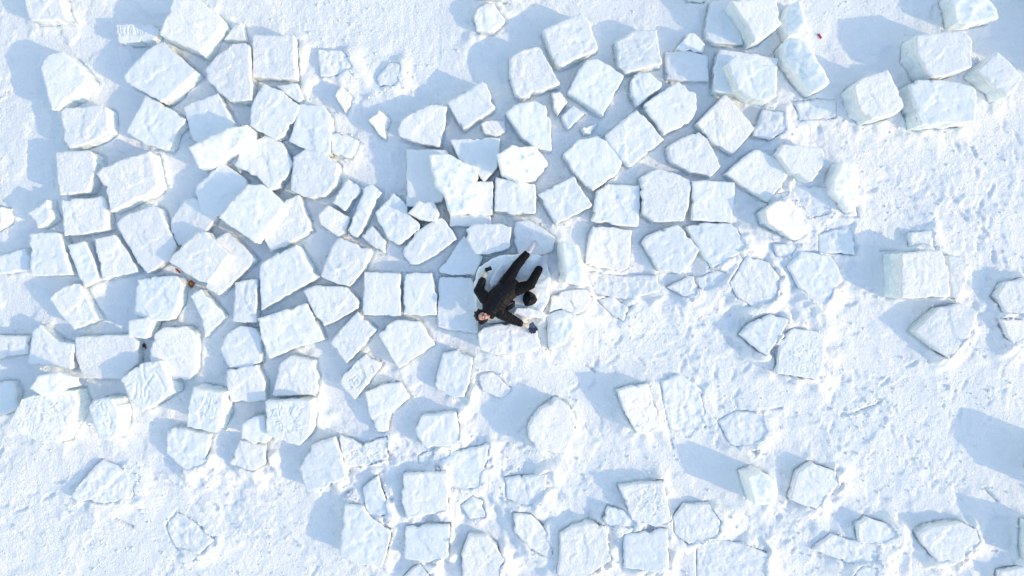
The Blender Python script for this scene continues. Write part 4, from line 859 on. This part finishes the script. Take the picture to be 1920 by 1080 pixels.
for (a, b_) in ((-.062, -.030), (-.055, -.036), (.055, -.036), (.062, -.030), (.062, .030), (.055, .036), (-.055, .036), (-.062, .030)): pp.append(c+u_*a+v_*b_)
slab(bm, pp, .009); meshobj('case', bm, M['blackcloth'], ph)
bm = bmesh.new(); slab(bm, [c+u_*a+v_*b_+UPZ*.0065 for a, b_ in ((-.054, -.029), (.054, -.029), (.054, .029), (-.054, .029))], .002); meshobj('screen', bm, M['glass'], ph)
cl = empty('folded_cloth', P3(998, 614, .05)); tag(cl, 'navy folded cloth with notched hem under the gloved hand of the outstretched arm', 'cloth')
def polyobj(name, pxs, h, th, mat, parent, wr=.006):
    # a cloth layer: subdivided sheet with thickness and soft wrinkles
    pl = [tuple(P3(x, y, h)[:2]) for x, y in pxs]
    A = sum(pl[i][0]*pl[(i+1) % len(pl)][1]-pl[(i+1) % len(pl)][0]*pl[i][1] for i in range(len(pl)))
    if A < 0: pl.reverse()
    b = dict(wp=pl, area=.02, seed=px_seed(pxs), h=ZS+h, t=(0, 0), c0=pl[0], m=None)
    out = []
    for i in range(len(pl)):
        a = Vector(pl[i]); e = Vector(pl[(i+1) % len(pl)]); k = max(1, int((e-a).length/.008))
        for j in range(k): out.append(a.lerp(e, j/k))
    Pn = np.array([tuple(q) for q in out])
    xs = np.arange(Pn[:, 0].min(), Pn[:, 0].max(), .008); ys = np.arange(Pn[:, 1].min(), Pn[:, 1].max(), .008)
    X, Y = np.meshgrid(xs, ys); X = X.ravel(); Y = Y.ravel(); pt = [tuple(q) for q in Pn]
    k = inside(X, Y, pt) & (seg_dist(X, Y, pt) > .005); al = np.concatenate([Pn, np.stack([X[k], Y[k]], -1)])
    res = delaunay_2d_cdt([Vector(q) for q in al], [(i, (i+1) % len(Pn)) for i in range(len(Pn))], [], 1, 1e-7)
    V = np.array([tuple(v) for v in res[0]]); d = seg_dist(V[:, 0], V[:, 1], pt)
    z = ZS+h+wr*fbm(V[:, 0], V[:, 1], .05, 3)+.006*sstep(0, .012, d)
    vs_, fs = prism(V, [list(f) for f in res[2]], z, len(Pn), lambda x, y: np.full(len(x), ZS+h-th), 1, 0, 1, (0, 0))
    o = mesh_np(name, [(x-parent.location.x, y-parent.location.y, zz-parent.location.z) for x, y, zz in vs_], fs, mat, parent); return o
def px_seed(p): return p[0][0]*.1
polyobj('lower_flap', [(986, 614.5), (993, 619), (992, 622.5), (993.8, 622.8), (995.5, 626.4), (999, 624.3), (1000.5, 626), (1005.5, 623), (1004.6, 621), (1009.3, 618.5), (1005.6, 611.8), (997, 613), (988, 612)], .045, .035, M['navy'], cl)
polyobj('upper_flap', [(988.5, 609.6), (999.6, 603.3), (1005, 612.2), (1000, 615.2), (995.5, 614.5)], .062, .012, M['navy2'], cl)
ht = empty('hat', P3(993, 560, 0)); tag(ht, 'black soft hat lying on the ice beside the hip', 'hat')
bm = bmesh.new()
ol = [(982, 563), (983, 555), (986, 549.5), (991, 547.3), (996, 549.5), (1002, 554.5), (1005.6, 562), (1002, 567.5), (997, 570.5), (990, 572.3), (985.5, 571.5)]
lv = [(1.0, 0), (1.03, .03), (.98, .07), (.80, .11), (.45, .135), (.1, .14)]
rows = []
for sc, hh in lv:
    cx_, cy_ = 993+hh*8, 560-hh*4
    rows.append([bm.verts.new(P3(cx_+(x-993)*sc, cy_+(y-560)*sc, hh+.012*math.sin(i*2.3)*(hh > .02))) for i, (x, y) in enumerate(ol)])
for i in range(len(rows)-1):
    for k in range(len(ol)): bm.faces.new((rows[i][k], rows[i][(k+1) % len(ol)], rows[i+1][(k+1) % len(ol)], rows[i+1][k]))
bm.faces.new(rows[-1]); bm.faces.new(list(reversed(rows[0]))); bmesh.ops.recalc_face_normals(bm, faces=bm.faces)
meshobj('crown', bm, M['puffer'], ht, False)
bm = bmesh.new()
for k in range(len(ol)+1):
    x, y = ol[k % len(ol)]; q = P3(993+(x-993)*1.04, 560+(y-560)*1.04, .028)
    if k: capsule(bm, prev, q, .016, .016, 1.3, seg=8)
    prev = q
fused('brim', bm, .006, 1, M['blackcloth'], ht)
bg_ = empty('waist_bag', P3(957, 574, 0)); tag(bg_, 'small black pouch bag lying against the waist of the person', 'bag')
bm = bmesh.new(); capsule(bm, P3(951, 576.5, .07), P3(959, 571, .08), .065, .07, .85); capsule(bm, P3(959, 571, .08), P3(962, 567, .09), .055, .04)
fused('bag_body', bm, .007, 3, M['puffer'], bg_, lambda c: .006*fbm(c[:, 0], c[:, 1], .05, 2))
bm = bmesh.new(); capsule(bm, P3(950, 574.5, .135), P3(961, 567, .145), .0035, .0035, seg=6); meshobj('zip', bm, M['sole'], bg_)
bm = bmesh.new(); slab(bm, [P3(963, 558.5, .12), P3(966, 558, .12), P3(965.5, 563, .11), P3(963.2, 563, .11)], .004); meshobj('tag', bm, M['shoe'], bg_)

# ------------------------------------------------------------------ litter in the gaps
rust = plain('rusty_board', (0.20, 0.075, 0.04), .8, .004, 60); purple = plain('dark_glass', (0.06, 0.03, 0.05), .25); redm = plain('red_plastic', (0.42, 0.05, 0.05), .4); brass = plain('gold_foil', (.45, .25, .07), .4)
def litter(name, px, py, pts, h, mat, label, cat):
    x, y, _ = W(px, py, .0); gz = max(0.0, ground_z(x, y))+.004
    e = bpy.data.objects.new('tmp', None)
    bm = bmesh.new(); slab(bm, [Vector(((qx-px)*.01, (py-qy)*.01, h)) for qx, qy in pts], h); bmesh.ops.subdivide_edges(bm, edges=bm.edges, cuts=2, use_grid_fill=True)
    for v in bm.verts: v.co += Vector((RS.uniform(-1, 1), RS.uniform(-1, 1), RS.uniform(-1, 1)))*.0015
    o = meshobj(name, bm, mat); o.location = (x, y, gz); bpy.data.objects.remove(e); return tag(o, label, cat)
q = litter('scrap', 361, 532, [(354, 532), (361, 525), (369, 532), (362, 540)], .03, rust, 'small rust brown square scrap lying in the snow gap', 'scrap')
bm = bmesh.new(); slab(bm, [Vector((.0, .025, .045)), Vector((.03, -.005, .045)), Vector((.012, -.03, .045)), Vector((-.02, .0, .045))], .006); fo = meshobj('foil', bm, brass); fo.parent = q
litter('strip', 335, 507, [(331, 504), (334, 503.5), (341, 511), (339, 512.5)], .015, redm, 'thin dark red strip poking out between blocks', 'strip')
litter('red_tag', 1535, 69, [(1531, 65.5), (1534.5, 64.5), (1539.5, 72), (1537.5, 74.5)], .015, redm, 'tiny red tag on sunlit snow in the upper right', 'tag')
x, y, _ = W(270.5, 645.5); bo = empty('bottle', (x, y, max(0, ground_z(x, y))+.03)); tag(bo, 'dark purplish small bottle lying in the gap below the little cube', 'bottle')
bm = bmesh.new(); dv = Vector((.62, -.78, 0)); capsule(bm, bo.location-dv*.05, bo.location+dv*.03, .033, .032, seg=16); capsule(bm, bo.location+dv*.03, bo.location+dv*.065, .028, .014, seg=12); meshobj('bottle_body', bm, purple, bo, True)
bm = bmesh.new(); capsule(bm, bo.location+dv*.07, bo.location+dv*.085, .017, .017, seg=12); meshobj('cap', bm, redm, bo, True)

# ------------------------------------------------------------------ loose crumbs of snow and ice: countless, one object
def crumbs(n, seed):
    r = random.Random(seed); V = []; F = []
    base = [Vector(v) for v in ((1, 0, 0), (-1, 0, 0), (0, 1, 0), (0, -1, 0), (0, 0, 1), (0, 0, -1))]
    fc = [(0, 2, 4), (2, 1, 4), (1, 3, 4), (3, 0, 4), (2, 0, 5), (1, 2, 5), (3, 1, 5), (0, 3, 5)]
    k = 0
    edges = []
    for b in blocks:
        if b['z'] > .05: continue
        P = b['wp']
        for i in range(len(P)): edges.append((P[i], P[(i+1) % len(P)], b))
    while k < n:
        if r.random() < .55:
            a, c_, b = r.choice(edges); t = r.random(); dx = r.gauss(0, .06); dy = r.gauss(0, .06)
            x = a[0]+(c_[0]-a[0])*t+dx; y = a[1]+(c_[1]-a[1])*t+dy
        else:
            x = r.uniform(-10, 10); y = r.uniform(-5.9, 5.9)
            j = min(nyg-1, int(np.searchsorted(gy, y))); i = min(nxg-1, int(np.searchsorted(gx, x)))
            if R[j, i] < .5 and r.random() < .8: continue
        s = r.choice([.008, .01, .012, .016, .022, .034 if r.random() < .5 else .012]); z = ground_z(x, y)
        m = Matrix.Rotation(r.uniform(0, 6.3), 3, 'Z') @ Matrix.Rotation(r.uniform(0, 6.3), 3, 'X')
        o = len(V)
        for v in base: V.append(tuple(Vector((x, y, z+s*.15))+m @ (v*s*r.uniform(.6, 1.3))))
        F += [tuple(q+o for q in f) for f in fc]; k += 1
    return V, F
V_, F_ = crumbs(12000, 4)
tag(mesh_np('snow_crumbs', V_, F_, M['crumb'], smooth=True), kind='stuff', label='loose crumbs of snow and ice')
